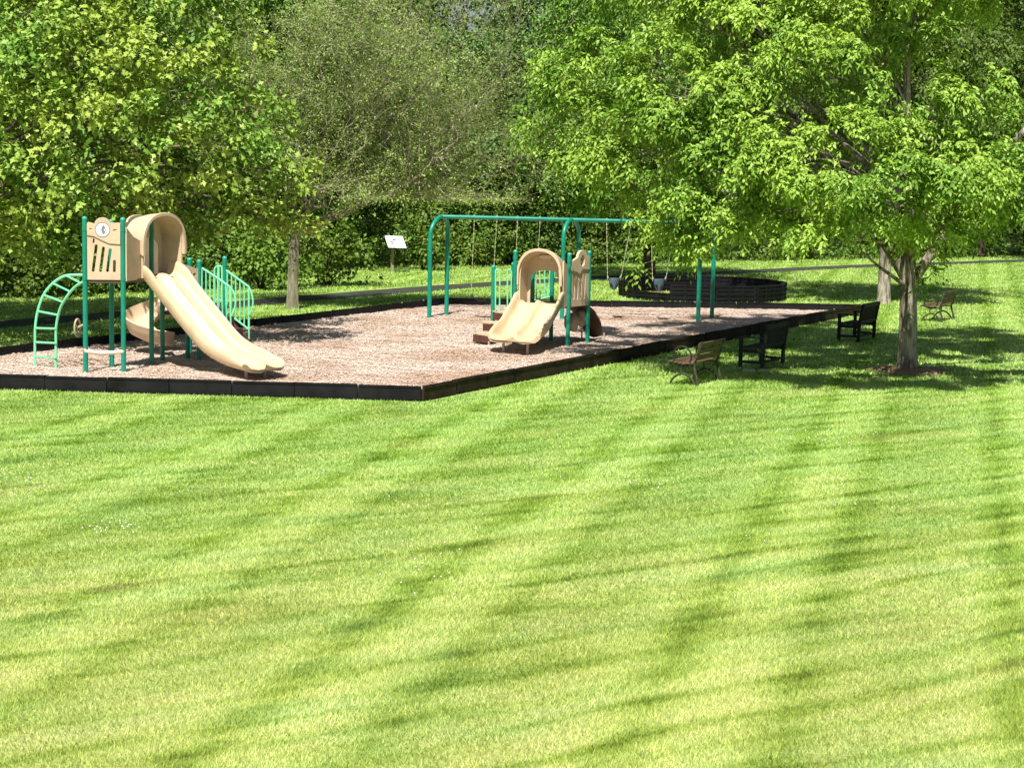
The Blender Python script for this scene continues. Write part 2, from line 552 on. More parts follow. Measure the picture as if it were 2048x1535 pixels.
def plate(name, outer, holes, thick, O, X, Y, mat, parent, bevel=0.006):
    """A flat moulded panel with holes: outline in metres along X and Y from O."""
    cu = bpy.data.curves.new(name, 'CURVE')
    cu.dimensions = '2D'
    cu.fill_mode = 'BOTH'
    cu.extrude = max(thick / 2 - bevel, 0.001)
    cu.bevel_depth = bevel
    cu.bevel_resolution = 1
    for lp in [outer] + holes:
        sp = cu.splines.new('POLY')
        sp.points.add(len(lp) - 1)
        for i, (x, y) in enumerate(lp):
            sp.points[i].co = (x, y, 0, 1)
        sp.use_cyclic_u = True
    o = bpy.data.objects.new(name, cu)
    COL.objects.link(o)
    dg = bpy.context.evaluated_depsgraph_get()
    dg.update()
    me = bpy.data.meshes.new_from_object(o.evaluated_get(dg))
    bpy.data.objects.remove(o)
    bpy.data.curves.remove(cu)
    me.name = name
    me.materials.clear()
    X, Y = V(X).normalized(), V(Y).normalized()
    Z = X.cross(Y)
    mx = Matrix((X, Y, Z)).transposed().to_4x4()
    mx.translation = V(O)
    me.transform(mx)
    me.polygons.foreach_set('use_smooth', [True] * len(me.polygons))
    me.set_sharp_from_angle(angle=math.radians(40))
    return link_mesh(name, me, mat, parent)


def rrect(x0, y0, x1, y1, r, n=4):
    out = []
    for cx, cy, a0 in ((x1 - r, y1 - r, 0), (x0 + r, y1 - r, 90), (x0 + r, y0 + r, 180), (x1 - r, y0 + r, 270)):
        for k in range(n + 1):
            a = math.radians(a0 + 90 * k / n)
            out.append((cx + r * math.cos(a), cy + r * math.sin(a)))
    return out


def slot(x0, y0, x1, y1, r, n=5):
    """Capsule from (x0,y0) to (x1,y1)."""
    a = math.atan2(y1 - y0, x1 - x0)
    out = []
    for k in range(n + 1):
        b = a - math.pi / 2 + math.pi * k / n
        out.append((x1 + r * math.cos(b), y1 + r * math.sin(b)))
    for k in range(n + 1):
        b = a + math.pi / 2 + math.pi * k / n
        out.append((x0 + r * math.cos(b), y0 + r * math.sin(b)))
    return out


def circle(cx, cy, rx, ry=None, n=24):
    ry = ry or rx
    return [(cx + rx * math.cos(2 * math.pi * k / n), cy + ry * math.sin(2 * math.pi * k / n)) for k in range(n)]


# ------------------------------------------------------------------ setting
A_, B_, C_, D_ = V((-1.55, 32.36, 0)), V((9.75, 53.35, 0)), V((-1.92, 52.75, 0)), V((-12.5, 33.15, 0))
POLY = np.array([[q.x, q.y] for q in (A_, B_, C_, D_)])


def inside(x, y, grow=0.0):
    cen = POLY.mean(0)
    r_ = np.ones(len(x), bool)
    for i in range(4):
        a, b = POLY[i], POLY[(i + 1) % 4]
        e = b - a
        nrm = np.array([-e[1], e[0]]) / np.linalg.norm(e)
        if (cen - a) @ nrm < 0:
            nrm = -nrm
        r_ &= ((x - a[0]) * nrm[0] + (y - a[1]) * nrm[1]) > -grow
    return r_


me = bpy.data.meshes.new('ground')
me.from_pydata([(-400, -150, 0), (400, -150, 0), (400, 600, 0), (-400, 600, 0)], [], [(0, 1, 2, 3)])
tag(link_mesh('ground', me, M['ground']), kind='structure')

HOLLOWS = [(-0.9, 48.9, 0.8, 0.055), (0.25, 48.9, 0.75, 0.05), (2.55, 48.95, 0.75, 0.035), (3.85, 49.0, 0.75, 0.035), (-4.2, 34.7, 0.9, 0.06), (-0.05, 39.6, 0.8, 0.06), (-6.6, 38.1, 0.5, 0.03), (-0.9, 41.5, 0.5, 0.03)]


def bed_height(x, y):
    z = 0.085 + 0.012 * np.sin(x * 2.3 + np.sin(y * 1.7) * 1.5) * np.sin(y * 2.9 + x) + 0.010 * np.sin(x * 5.1 + y * 3.3) * np.sin(y * 6.1 - x * 2.0)
    for hx, hy, hr, hd in HOLLOWS:
        q = np.hypot((x - hx) / 1.25, y - hy) / hr
        z = z - hd * np.exp(-q * q * 1.4) + hd * 0.45 * np.exp(-((q - 1.25) / 0.35) ** 2)
    return z


me = bpy.data.meshes.new('mulch_bed')
N = 110
vs, fs = [], []
for j in range(N + 1):
    for i in range(N + 1):
        a, b = i / N, j / N
        pnt = A_.lerp(B_, a).lerp(D_.lerp(C_, a), b)
        vs.append((pnt.x, pnt.y, float(bed_height(pnt.x, pnt.y)) + random.uniform(-0.008, 0.008)))
for j in range(N):
    for i in range(N):
        q = j * (N + 1) + i
        fs.append((q, q + 1, q + N + 2, q + N + 1))
me.from_pydata(vs, [], fs)
me.polygons.foreach_set('use_smooth', [True] * len(me.polygons))
tag(link_mesh('mulch_bed', me, M['mulch']), kind='structure')

PATH = smooth_path([(-26, 26, 0), (-18.5, 36.5, 0), (-12.0, 45.4, 0), (-9.6, 49.2, 0), (-7.3, 53.0, 0), (-4.4, 57.6, 0), (-0.86, 62.6, 0), (3.3, 67.3, 0), (7.6, 71.4, 0), (14.8, 78.6, 0), (22.8, 85.2, 0), (34, 94, 0)], 8)
me = bpy.data.meshes.new('path')
vs, fs = [], []
for i, q in enumerate(PATH):
    tg = (PATH[min(i + 1, len(PATH) - 1)] - PATH[max(i - 1, 0)]).normalized()
    nr = V((-tg.y, tg.x, 0))
    for sgn in (-1, 1):
        e = q + nr * sgn * (0.72 + random.uniform(-0.05, 0.05))
        vs.append((e.x, e.y, 0.006))
    if i:
        fs.append((2 * i - 2, 2 * i - 1, 2 * i + 1, 2 * i))
me.from_pydata(vs, [], fs)
tag(link_mesh('path', me, M['asphalt']), kind='structure')
PATHN = np.array([[q.x, q.y] for q in PATH])


def off_path(x, y, d=0.9):
    r_ = np.ones(len(x), bool)
    for i in range(len(PATHN) - 1):
        a, b = PATHN[i], PATHN[i + 1]
        e = b - a
        tt = np.clip(((x - a[0]) * e[0] + (y - a[1]) * e[1]) / (e @ e), 0, 1)
        r_ &= np.hypot(x - a[0] - tt * e[0], y - a[1] - tt * e[1]) > d
    return r_


def fast_mesh(name, verts, nper, faces_t):
    """verts (N*nper,3); faces_t list of index tuples (all the same length) inside one copy."""
    n = len(verts) // nper
    ft = np.array(faces_t, dtype=np.int32)
    k = ft.shape[1]
    idx = (ft[None] + (np.arange(n, dtype=np.int32) * nper)[:, None, None]).reshape(-1)
    me = bpy.data.meshes.new(name)
    me.vertices.add(len(verts))
    me.vertices.foreach_set('co', np.ascontiguousarray(verts, dtype=np.float32).ravel())
    me.loops.add(len(idx))
    me.loops.foreach_set('vertex_index', idx)
    nf = len(idx) // k
    me.polygons.add(nf)
    me.polygons.foreach_set('loop_start', np.arange(nf, dtype=np.int32) * k)
    me.update(calc_edges=True)
    return me


# grass blades: real blades on the lawn, denser where one sees them closely
def blades(y0, y1, dens, hgt, wid, clear=0.12):
    out = []
    for a in np.arange(y0, y1, 1.0):
        half = (a + 1) * 0.29 + 4.0
        n = int(2 * half * dens)
        x = RNG.uniform(-half, half, n)
        y = RNG.uniform(a, a + 1.0, n)
        k = ~inside(x, y, clear)
        x, y = x[k], y[k]
        if y1 > 40:
            k = off_path(x, y)
            x, y = x[k], y[k]
        n = len(x)
        # patchy length and the lean left by the mower
        ln = 0.75 + 0.5 * np.sin(x * 1.9 + np.sin(y * 0.9) * 2) * np.sin(y * 1.3 + x * 0.5)
        s1 = np.sin((x * math.cos(0.2356) - y * math.sin(0.2356) - 0.5) * 2 * math.pi / 2.8 + 1.0)
        h = hgt * RNG.uniform(0.55, 1.25, n) * (0.9 + 0.2 * ln)
        ang = RNG.uniform(0, 2 * math.pi, n)
        lean = RNG.uniform(0.1, 0.95, n) * h
        lx = np.cos(ang) * lean + 0.06 * h * s1
        ly = np.sin(ang) * lean + 0.28 * h * s1
        wa = RNG.uniform(0, 2 * math.pi, n)
        wx, wy = np.cos(wa) * wid * 0.5, np.sin(wa) * wid * 0.5
        z0 = np.full(n, 0.002)
        t_ = np.stack([np.stack([x - wx, y - wy, z0], 1), np.stack([x + wx, y + wy, z0], 1), np.stack([x + lx, y + ly, h], 1)], 1)
        out.append(t_.reshape(-1, 3))
    return np.concatenate(out)


gv = np.concatenate([blades(11.5, 17, 4200, 0.037, 0.0075), blades(16.5, 23, 2700, 0.036, 0.010), blades(22.5, 31, 1500, 0.036, 0.0135), blades(30.5, 37, 850, 0.040, 0.018), blades(36.5, 90, 110, 0.062, 0.038)])
tag(link_mesh('grass', fast_mesh('grass', gv, 3, [(0, 1, 2)]), M['blade']), 'short mown lawn grass with criss-cross mowing stripes', 'grass', kind='stuff')

# loose chips over the play bed
n = 150000
a, b = RNG.uniform(0.004, 0.996, n), RNG.uniform(0.006, 0.994, n)
An, Bn, Cn, Dn = [np.array([q.x, q.y]) for q in (A_, B_, C_, D_)]
xy = ((An[None] * (1 - a)[:, None] + Bn[None] * a[:, None]) * (1 - b)[:, None] + (Dn[None] * (1 - a)[:, None] + Cn[None] * a[:, None]) * b[:, None])
ang = RNG.uniform(0, math.pi, n)
ln, wd = RNG.uniform(0.012, 0.032, n), RNG.uniform(0.006, 0.012, n)
tilt = RNG.normal(0, 0.12, n)
til2 = RNG.normal(0, 0.10, n)
dx = np.stack([np.cos(ang) * np.cos(tilt), np.sin(ang) * np.cos(tilt), np.sin(tilt)], 1)
dy = np.stack([-np.sin(ang) * np.cos(til2), np.cos(ang) * np.cos(til2), np.sin(til2)], 1)
cc = np.concatenate([xy, (bed_height(xy[:, 0], xy[:, 1]) + 0.004 + RNG.uniform(0, 0.016, n))[:, None]], 1)
q = np.stack([cc - dx * ln[:, None] - dy * wd[:, None], cc + dx * ln[:, None] - dy * wd[:, None], cc + dx * ln[:, None] + dy * wd[:, None], cc - dx * ln[:, None] + dy * wd[:, None]], 1).reshape(-1, 3)
tag(link_mesh('wood_chips', fast_mesh('wood_chips', q, 4, [(0, 1, 2, 3)]), M['chips']), 'loose tan wood chips covering the play area', 'wood chips', kind='stuff')

# clover heads
pts = []
for (px, py, n, sx, sy) in ((1650, 880, 44, 55, 12), (1250, 968, 22, 60, 14), (40, 950, 30, 60, 28), (230, 1058, 22, 25, 8), (700, 1000, 14, 160, 60), (1500, 1000, 16, 260, 60), (820, 1130, 16, 90, 30)):
    for k in range(n):
        g0 = at(px + random.gauss(0, sx), py + random.gauss(0, sy), 10)
        d = g0 - V((0, 0, EYE))
        g0 = V((0, 0, EYE)) + d * (EYE / -d.z)
        pts.append((g0.x, g0.y, 0.045))
oc = np.array([(1, 0, 0), (0, 1, 0), (-1, 0, 0), (0, -1, 0), (0, 0, 1), (0, 0, -1)]) * 0.011
fv = (np.array(pts)[:, None] + oc[None]).reshape(-1, 3)
tag(link_mesh('clover_flowers', fast_mesh('clover_flowers', fv, 6, [(0, 1, 4), (1, 2, 4), (2, 3, 4), (3, 0, 4), (1, 0, 5), (2, 1, 5), (3, 2, 5), (0, 3, 5)]), M['flower']), 'scattered white clover heads in the lawn', 'clover', kind='stuff')

# ------------------------------------------------------------------ playground border
root = thing('playground_border', A_, 'low black plastic timber border enclosing the wood chip play area', 'border')
BH = 0.26
for (a, b, mat) in ((A_, B_, M['mossy']), (B_, C_, M['timber']), (C_, D_, M['black']), (D_, A_, M['timber'])):
    ln = (b - a).length
    k = round(ln / 1.12)
    X = (b - a).normalized()
    nrm = V((-X.y, X.x, 0))
    for i in range(k):
        p0, p1 = a + X * (ln * i / k + 0.006), a + X * (ln * (i + 1) / k - 0.006)
        mb = MB()
        dz = random.uniform(-0.008, 0.008)
        dn = nrm * random.uniform(-0.012, 0.012)
        mid = (p0 + p1) / 2 + dn
        mb.box(mid + V((0, 0, BH / 2 - 0.02 + dz)), (X, nrm, V((0, 0, 1))), ((p1 - p0).length / 2, 0.045, BH / 2 + 0.02))
        mb.box(mid + V((0, 0, BH - 0.018 + dz)), (X, nrm, V((0, 0, 1))), ((p1 - p0).length / 2 - 0.001, 0.056, 0.018))
        mb.box(mid + V((0, 0, 0.05 + dz)), (X, nrm, V((0, 0, 1))), ((p1 - p0).length / 2 - 0.002, 0.053, 0.022))
        o = mb.build('border_timber', mat, root, bevel=0.008)
        st = MB().tube([p0 + dn + V((0, 0, BH - 0.05)), p0 + dn + V((0, 0, BH + 0.012))], 0.02, 8)
        st.build('stake', M['leg'] if random.random() < 0.35 else mat, o)

# ------------------------------------------------------------------ play equipment
Z = V((0, 0, 1))


def post(x, y, z1, parent, z0=-0.1, rad=0.046, cap=True, name='post'):
    o = MB().tube([(x, y, z0), (x, y, z1)], rad, 14).build(name, M['green'], parent)
    # bolted collars
    MB().tube([(x, y, 0.30), (x, y, 0.33)], rad + 0.004, 14).build('collar', M['green'], o)
    for zz in (z1 * 0.62, z1 * 0.93):
        MB().tube([(x, y, zz - 0.03), (x, y, zz + 0.03)], rad + 0.006, 14).build('clamp', M['green'], o)
    if cap:
        rs = [(rad + 0.003, z1 - 0.02), (rad + 0.003, z1 + 0.005), (rad * 0.8, z1 + 0.022), (rad * 0.45, z1 + 0.03), (0.004, z1 + 0.032)]
        MB().tube([(x, y, q[1]) for q in rs], [q[0] for q in rs], 14).build('post_cap', M['cap'], o)
    return o


def bar(mb, pts, rad=0.016, n=8):
    mb.tube(pts, rad, n)


def double_slide(parent, top, end, zt, ze, W, mat, wall=0.2):
    """Two lane chute from deck edge to its exit; sections lofted along the run."""
    u2 = V((end.x - top.x, end.y - top.y, 0))
    run = u2.length
    u2.normalize()
    w2 = V((-u2.y, u2.x, 0))
    drop = zt - ze
    prof = [(-0.06, 0), (0.0, 0.0), (0.05, 0.03), (0.10, 0.10), (0.21, 0.275), (0.31, 0.425), (0.41, 0.575), (0.48, 0.68), (0.54, 0.765), (0.60, 0.835), (0.66, 0.885), (0.73, 0.93), (0.80, 0.965), (0.88, 0.99), (0.94, 1.0), (1.0, 1.0)]
    P = smooth_path([V((t_ * run, -zf * drop, 0)) for t_, zf in prof], 3)
    rings = []
    nst = len(P)
    for i, q in enumerate(P):
        f = min(1.0, max(0.0, q.x / run))
        tg = (P[min(i + 1, nst - 1)] - P[max(i - 1, 0)]).normalized()
        nrm = V((-tg.y, tg.x, 0))          # in (run, z) plane
        ex = max(0.0, (f - 0.80) / 0.20)
        st = max(0.0, 1 - f / 0.12)
        hw = W / 2 * (1 + 0.08 * ex)
        wh = wall * (1 + 0.25 * st) * (1 - 0.58 * ex ** 1.3)
        rg = 0.15 * (1 - 0.7 * ex ** 2) * min(1, f / 0.1 + 0.25)
        top_c = [(-hw - 0.05, wh - 0.07), (-hw - 0.052, wh - 0.02), (-hw - 0.04, wh), (-hw - 0.005, wh + 0.004), (-hw + 0.015, wh - 0.015), (-hw + 0.035, wh * 0.55), (-hw + 0.065, wh * 0.2), (-hw + 0.12, 0.012), (-hw + 0.2, 0.0), (-0.17, 0.0), (-0.11, 0.012), (-0.06, rg * 0.55), (-0.03, rg * 0.95), (0, rg)]
        sec = top_c + [(-s_, h_) for s_, h_ in reversed(top_c[:-1])]
        bot = [(hw + 0.02, -0.01), (hw - 0.04, -0.05), (hw * 0.5, -0.065), (0.05, -0.05), (-0.05, -0.05), (-hw * 0.5, -0.065), (-hw + 0.04, -0.05), (-hw - 0.02, -0.01)]
        ring = []
        for s_, h_ in sec + bot:
            lane = 1 - min(1.0, abs((abs(s_) - hw / 2) / (hw / 2 + 0.05))) ** 2.4
            push = 0.17 * lane * ex ** 2
            droop = -0.05 * ex ** 4 * (0.4 + 0.6 * lane)
            X_ = q.x + nrm.x * h_ + push
            Z_ = zt + q.y + nrm.y * h_ + droop
            p3 = top + u2 * X_ + w2 * s_
            ring.append((p3.x, p3.y, Z_))
        rings.append(ring)
    o = MB().loft(rings).build('slide', mat, parent, angle=50)
    for s_ in (-1, 1):
        b0 = top + u2 * (run * 0.93) + w2 * (s_ * W * 0.27)
        MB().tube([(b0.x, b0.y, -0.05), (b0.x, b0.y, ze - 0.05)], 0.028, 10).build('support_leg', M['leg'], o)
    return o, u2, w2


def arch_pts(hw, hs, ht, n=18):
    """Arch outline from one foot to the other in (across, up)."""
    out = [(-hw, 0.0)] + [(-hw, hs * k / 3) for k in (1, 2)]
    for k in range(n + 1):
        a = math.pi - math.pi * k / n
        out.append((hw * math.copysign(abs(math.cos(a)) ** 0.85, math.cos(a)), hs + (ht - hs) * abs(math.sin(a)) ** 0.85))
    out += [(hw, hs * k / 3) for k in (2, 1)] + [(hw, 0.0)]
    return out


def hood(parent, base, u2, w2, zd, W, H, depth, mat):
    """Moulded tunnel hood over a slide entry: side walls, canopy and back wall with a doorway."""
    base = V((base.x, base.y, zd))

    def shell(stations, th, name, par):
        rings = []
        for (du, hw, hs, ht, zc) in stations:
            oa = [(s_, max(h_, zc)) for s_, h_ in arch_pts(hw, hs, ht)]
            ia = [(s_, max(h_, zc)) for s_, h_ in arch_pts(hw - th, hs - 0.01, ht - th)]
            rings.append([base + u2 * du + w2 * s_ + Z * h_ for s_, h_ in oa + ia[::-1]])
        return MB().loft(rings).build(name, mat, par, angle=35)
    hw = W / 2
    hs = H * 0.5
    o = shell([(0.03, hw, hs, H * 0.985, -0.06), (-depth * 0.5, hw * 0.97, hs, H * 0.965, -0.06), (-depth, hw * 0.93, hs, H * 0.94, -0.06)], 0.035, 'hood', parent)
    shell([(0.09, hw + 0.045, hs, H + 0.025, H * 0.36), (0.07, hw + 0.05, hs, H + 0.035, H * 0.35), (0.02, hw + 0.035, hs, H + 0.02, H * 0.37), (-depth * 0.45, hw + 0.012, hs, H, H * 0.50), (-depth - 0.01, hw * 0.93 + 0.016, hs, H * 0.95, H * 0.66)], 0.05, 'canopy', o)
    # back wall with doorway
    out = [(s_, h_ - 0.05 if h_ == 0 else h_) for s_, h_ in arch_pts(hw * 0.92, hs, H * 0.93)]
    dw = hw * 0.74
    door = [(-dw, 0.0), (dw, 0.0)] + [(s_, h_) for s_, h_ in reversed(arch_pts(dw, H * 0.44, H * 0.62, 10))][1:-1]
    plate('back_wall', out, [door], 0.035, base - u2 * (depth - 0.01), w2, Z, mat, o)
    # cream plate under the arch crown, painting the light caught in a recess
    g = base + u2 * 0.0 + Z * (H * 0.86)
    plate('lit_recess_plate', circle(0, 0, 0.15, 0.035, 20), [], 0.03, g + u2 * -(depth - 0.05) , w2, Z, M['cream'], o, 0.01)
    return o


def picket(parent, name, top, bot, nb, rad=0.016):
    """Mint guard rail: top and bottom rail with upright bars between."""
    mb = MB()
    mb.tube(top, 0.023, 8)
    mb.tube(bot, 0.02, 8)

    def along(P, q):
        ls = [(P[i + 1] - P[i]).length for i in range(len(P) - 1)]
        d = q * sum(ls)
        for i, l_ in enumerate(ls):
            if d <= l_ or i == len(ls) - 1:
                return P[i].lerp(P[i + 1], min(1, d / l_))
            d -= l_
    T = [V(p) for p in top]
    Bt = [V(p) for p in bot]
    for k in range(nb):
        q = k / (nb - 1)
        mb.tube([along(T, q), along(Bt, q)], rad, 6)
    return mb.build(name, M['mint'], parent)


# ---- tall structure
P1, P2, P3, PA = V((-7.92, 35.05, 0)), V((-7.23, 35.12, 0)), V((-6.97, 36.50, 0)), V((-7.62, 35.93, 0))
PB, PC, PD, PE = V((-6.90, 37.25, 0)), V((-6.49, 37.75, 0)), V((-6.21, 37.45, 0)), V((-5.86, 38.45, 0))
t1 = thing('play_structure', (-7.0, 36.4, 0), 'tall tan and green play structure with arched ladder and long double slide', 'play structure', 'play structures')
DK = 1.80
for q, h in ((P1, 2.93), (P2, 2.92), (P3, 2.85), (PA, 2.85)):
    post(q.x, q.y, h, t1)
for q, h in ((PB, 1.8), (PC, 1.8), (PD, 2.04), (PE, 2.06), (V((-6.62, 38.75, 0)), 2.0)):
    post(q.x, q.y, h, t1)


def slab(name, poly, z, th, mat, parent):
    me_ = MB()
    me_.loft([[V((q.x, q.y, z - th)) for q in poly], [V((q.x, q.y, z)) for q in poly]])
    return me_.build(name, mat, parent, smooth=False, bevel=0.006)


slab('deck', [P1, P2, V((-6.98, 35.65, 0)), V((-6.45, 36.5, 0)), V((-6.92, 37.3, 0)), PA], DK, 0.07, M['deck'], t1)
slab('lower_deck', [PB, PD, PE, V((-6.62, 38.75, 0))], 1.05, 0.07, M['deck'], t1)

# front activity panel with slots and a round print of a telephone receiver
X = (P2 - P1).normalized()
O = P1 + X * 0.05 + V((0, 0, DK))
wd = (P2 - P1).length - 0.10
top = [(wd, 1.03)] + [(wd * 0.72, 1.05)] + [(wd * 0.5 - 0.02 + 0.14 * math.cos(a), 1.02 + 0.12 * math.sin(a)) for a in [math.pi * k / 8 for k in range(9)]] + [(0.02, 1.05), (0.0, 1.03)]
outer = [(0, 0.0), (wd, 0.0)] + top
holes = [slot(0.10, 0.16, 0.16, 0.62, 0.031), slot(0.235, 0.16, 0.29, 0.58, 0.031), slot(0.36, 0.16, 0.415, 0.55, 0.031), slot(0.485, 0.16, 0.49, 0.34, 0.031), slot(0.05, 0.93, 0.075, 0.93, 0.018), slot(wd - 0.12, 0.91, wd - 0.07, 0.92, 0.016), slot(0.11, 0.68, 0.118, 0.74, 0.02)]
pf = plate('slotted_panel', outer, holes, 0.045, O, X, Z, M['tan'], t1)
band = [(0.0, 0.82), (0.12, 0.80), (0.26, 0.73), (0.40, 0.67), (wd, 0.66)] + top
band[-1] = (0.0, 1.02)
nF = X.cross(Z)
plate('fascia', band, [circle(wd * 0.5 - 0.02, 0.92, 0.128), slot(0.05, 0.93, 0.075, 0.93, 0.018), slot(wd - 0.12, 0.91, wd - 0.07, 0.92, 0.016)], 0.02, O + nF * 0.034, X, Z, M['tan'], pf)
dO = O + nF * 0.048
dsc = plate('dial', circle(wd * 0.5 - 0.02, 0.92, 0.128), [], 0.02, O + nF * 0.036, X, Z, M['white'], pf, 0.003)
plate('dial_rim', circle(wd * 0.5 - 0.02, 0.92, 0.135), [circle(wd * 0.5 - 0.02, 0.92, 0.126)], 0.022, O + nF * 0.038, X, Z, M['greymark'], dsc, 0.002)
cxp, cyp = wd * 0.5 - 0.005, 0.92
hand = []
for k in range(9):
    a = math.radians(118 + 124 * k / 8)
    hand.append((cxp + 0.05 + 0.085 * math.cos(a), cyp + 0.095 * math.sin(a)))
for k in range(9):
    a = math.radians(242 - 124 * k / 8)
    q = 0.040 if 1 < k < 7 else 0.0
    hand.append((cxp + 0.05 + q * math.cos(a), cyp + 0.095 * (q / 0.085) * math.sin(a) * 1.25))
plate('receiver_print', hand, [], 0.006, O + nF * 0.048, X, Z, M['greymark'], dsc, 0.001)
# rear panel
X2 = (PB - PA).normalized()
wd2 = (PB - PA).length - 0.1
top2 = [(wd2, 1.0)] + [(wd2 * 0.5 + 0.3 * math.cos(a), 1.02 + 0.13 * math.sin(a)) for a in [math.pi * k / 8 for k in range(9)]] + [(0, 1.0)]
plate('rear_panel', [(0, 0), (wd2, 0)] + top2, [slot(wd2 * .5 - 0.15, 1.0, wd2 * .5 + 0.15, 1.0, 0.03)] + [slot(0.2 + 0.22 * k, 0.2, 0.24 + 0.22 * k, 0.7, 0.028) for k in range(5)], 0.045, PA + X2 * 0.05 + Z * DK, X2, Z, M['tan'], t1)
# hood and long slide
ST = V((-6.70, 36.12, 0))
SE = V((-4.59, 34.78, 0))
sl1, U1, W1 = double_slide(t1, ST - (SE - ST).normalized() * 0.10, SE, DK + 0.02, 0.30, 0.98, M['slide'], 0.20)
hood(t1, ST, U1, W1, DK, 1.09, 1.19, 0.46, M['tan'])
# side wall from post to hood
a0 = P2 + V((0.05, 0.0, 0))
b0 = ST - W1 * 0.57 - U1 * 0.03
Xs = (b0 - a0).normalized()
ws = (b0 - a0).length
plate('side_panel', [(0, 0.0), (ws, 0.0), (ws, 0.72), (ws * 0.5, 0.80), (0, 0.98)], [], 0.045, a0 + Z * (DK - 0.02), Xs, Z, M['tan'], t1)
# low curved bar between the front posts
bp = [P1.lerp(P2, k / 8) + Z * (0.47 - 0.03 * math.sin(math.pi * k / 8)) + V((0, -0.02, 0)) for k in range(9)]
MB().tube([bp[0] + Z * 0.05] + bp + [bp[-1] + Z * 0.02], 0.038, 10).build('foot_bar', M['cream'], t1)
# arched ladder
lrail = [at(70, 744, 35.95) - Z * 0.05, at(70, 680, 35.95), at(71, 650, 35.95), at(76, 620, 35.95), at(87, 590, 35.95), at(104, 568, 35.95), at(124, 554, 35.95), at(142, 550, 35.95), at(170, 550, 35.94), at(222, 551, 35.93)]
rrail = [at(112, 748, 35.55) - Z * 0.05, at(112, 690, 35.55), at(112, 660, 35.53), at(115, 637, 35.5), at(122, 613, 35.42), at(136, 590, 35.32), at(152, 572, 35.2), at(171, 561, 35.06)]
lad = MB().tube(smooth_path(lrail, 4), 0.026, 8).tube(smooth_path(rrail, 4), 0.026, 8).build('arched_ladder', M['mint'], t1)
rg = MB()
for (a, b) in (((70, 713), (112, 715)), ((70, 684), (112, 686)), ((70, 656), (112, 657)), ((75, 622), (117, 630)), ((88, 590), (126, 604)), ((107, 567), (140, 583)), ((134, 552), (162, 566))):
    rg.tube([at(*a, 35.95), at(*b, 35.5 if b[1] > 600 else 35.3)], 0.02, 8)
rg.build('rungs', M['mint'], lad)
# play wheel bracketed to the left post
wc = at(155, 655, 35.1)
whl = MB().tube([wc + V((0.03 * math.cos(a), 0.11 * math.cos(a), 0.16 * math.sin(a))) for a in [2 * math.pi * k / 20 for k in range(20)]], 0.018, 8, closed=True)
for k in range(3):
    a = 2 * math.pi * k / 3 + 0.4
    whl.tube([wc, wc + V((0.03 * math.cos(a), 0.11 * math.cos(a), 0.16 * math.sin(a)))], 0.013, 6)
whl.tube([wc, at(169, 648, 35.05)], 0.02, 8)
whl.build('steering_wheel', M['rock'], t1)
# small panel beside the hood on the lower deck
a0, b0 = at(351, 700, 36.95), PD
a0.z = 0
Xq = (b0 - a0).normalized()
wq = (b0 - a0).length - 0.05
plate('low_panel', [(0, 0), (wq, 0), (wq, 0.88), (wq * 0.55, 0.95), (wq * 0.3, 1.0), (0, 1.02)], [slot(wq * 0.12, 0.88, wq * 0.38, 0.84, 0.035), slot(wq * 0.62, 0.80, wq * 0.68, 0.80, 0.03), slot(wq * 0.82, 0.78, wq * 0.88, 0.78, 0.03)], 0.045, a0 + Z * 1.0, Xq, Z, M['tan'], t1)
# stairs with guard rails
r1t = [at(404, 536, 37.4), at(432, 554, 37.35), at(459, 573, 37.3), at(468, 586, 37.28), at(471, 603, 37.27), at(469, 618, 37.27), at(463, 632, 37.27)]
r1b = [at(404, 622, 37.4), at(432, 642, 37.35), at(462, 664, 37.3)]
g1 = picket(t1, 'stair_rail', r1t[:3], r1b, 8)
MB().tube(smooth_path(r1t[2:], 4), 0.019, 8).tube([at(462, 574, 37.3), at(461, 728, 37.3) - Z * 0.05], 0.019, 8).build('rail_end', M['mint'], g1)
r2t = [at(446, 536, 38.45), at(472, 555, 38.4), at(497, 573, 38.35)]
r2b = [at(446, 619, 38.45), at(472, 639, 38.4), at(497, 658, 38.35)]
g2 = picket(t1, 'stair_rail', r2t, r2b, 7)
MB().tube(smooth_path([r2t[-1], at(503, 586, 38.33), at(506, 604, 38.32), at(503, 620, 38.32), at(498, 630, 38.33)], 4), 0.019, 8).tube([at(498, 573, 38.35), at(498, 716, 38.35) - Z * 0.05], 0.019, 8).build('rail_end', M['mint'], g2)
lp = [at(430, 600, 37.9), at(429, 545, 37.9), at(431, 535, 37.9), at(436, 532, 37.9), at(442, 533, 37.9), at(444, 540, 37.9), at(444, 600, 37.9)]
MB().tube(smooth_path(lp, 4), 0.02, 8).tube([at(437, 533, 37.9), at(437, 612, 37.9)], 0.03, 8).tube([at(430, 598, 37.9), at(444, 601, 37.9)], 0.018, 8).build('hand_loop', M['mint'], t1)
US = V((0.93, -0.37, 0))
st = MB()
for k in range(4):
    c = (PD + PE) / 2 + US * (0.12 + 0.2 * k)
    st.box(c + Z * (0.86 - 0.22 * k), (US, V((0.37, 0.93, 0)), Z), (0.125, 0.46, 0.022))
    st.box(c + US * 0.12 + Z * (0.77 - 0.22 * k), (US, V((0.37, 0.93, 0)), Z), (0.008, 0.455, 0.10))
for s_ in (-0.45, 0.45):
    a = (PD + PE) / 2 + V((0.37, 0.93, 0)) * s_
    st.beam(a + Z * 0.88, a + US * 0.86 + Z * 0.08, 0.03, 0.16)
st.build('stair', M['brownplastic'], t1, smooth=False, bevel=0.004)

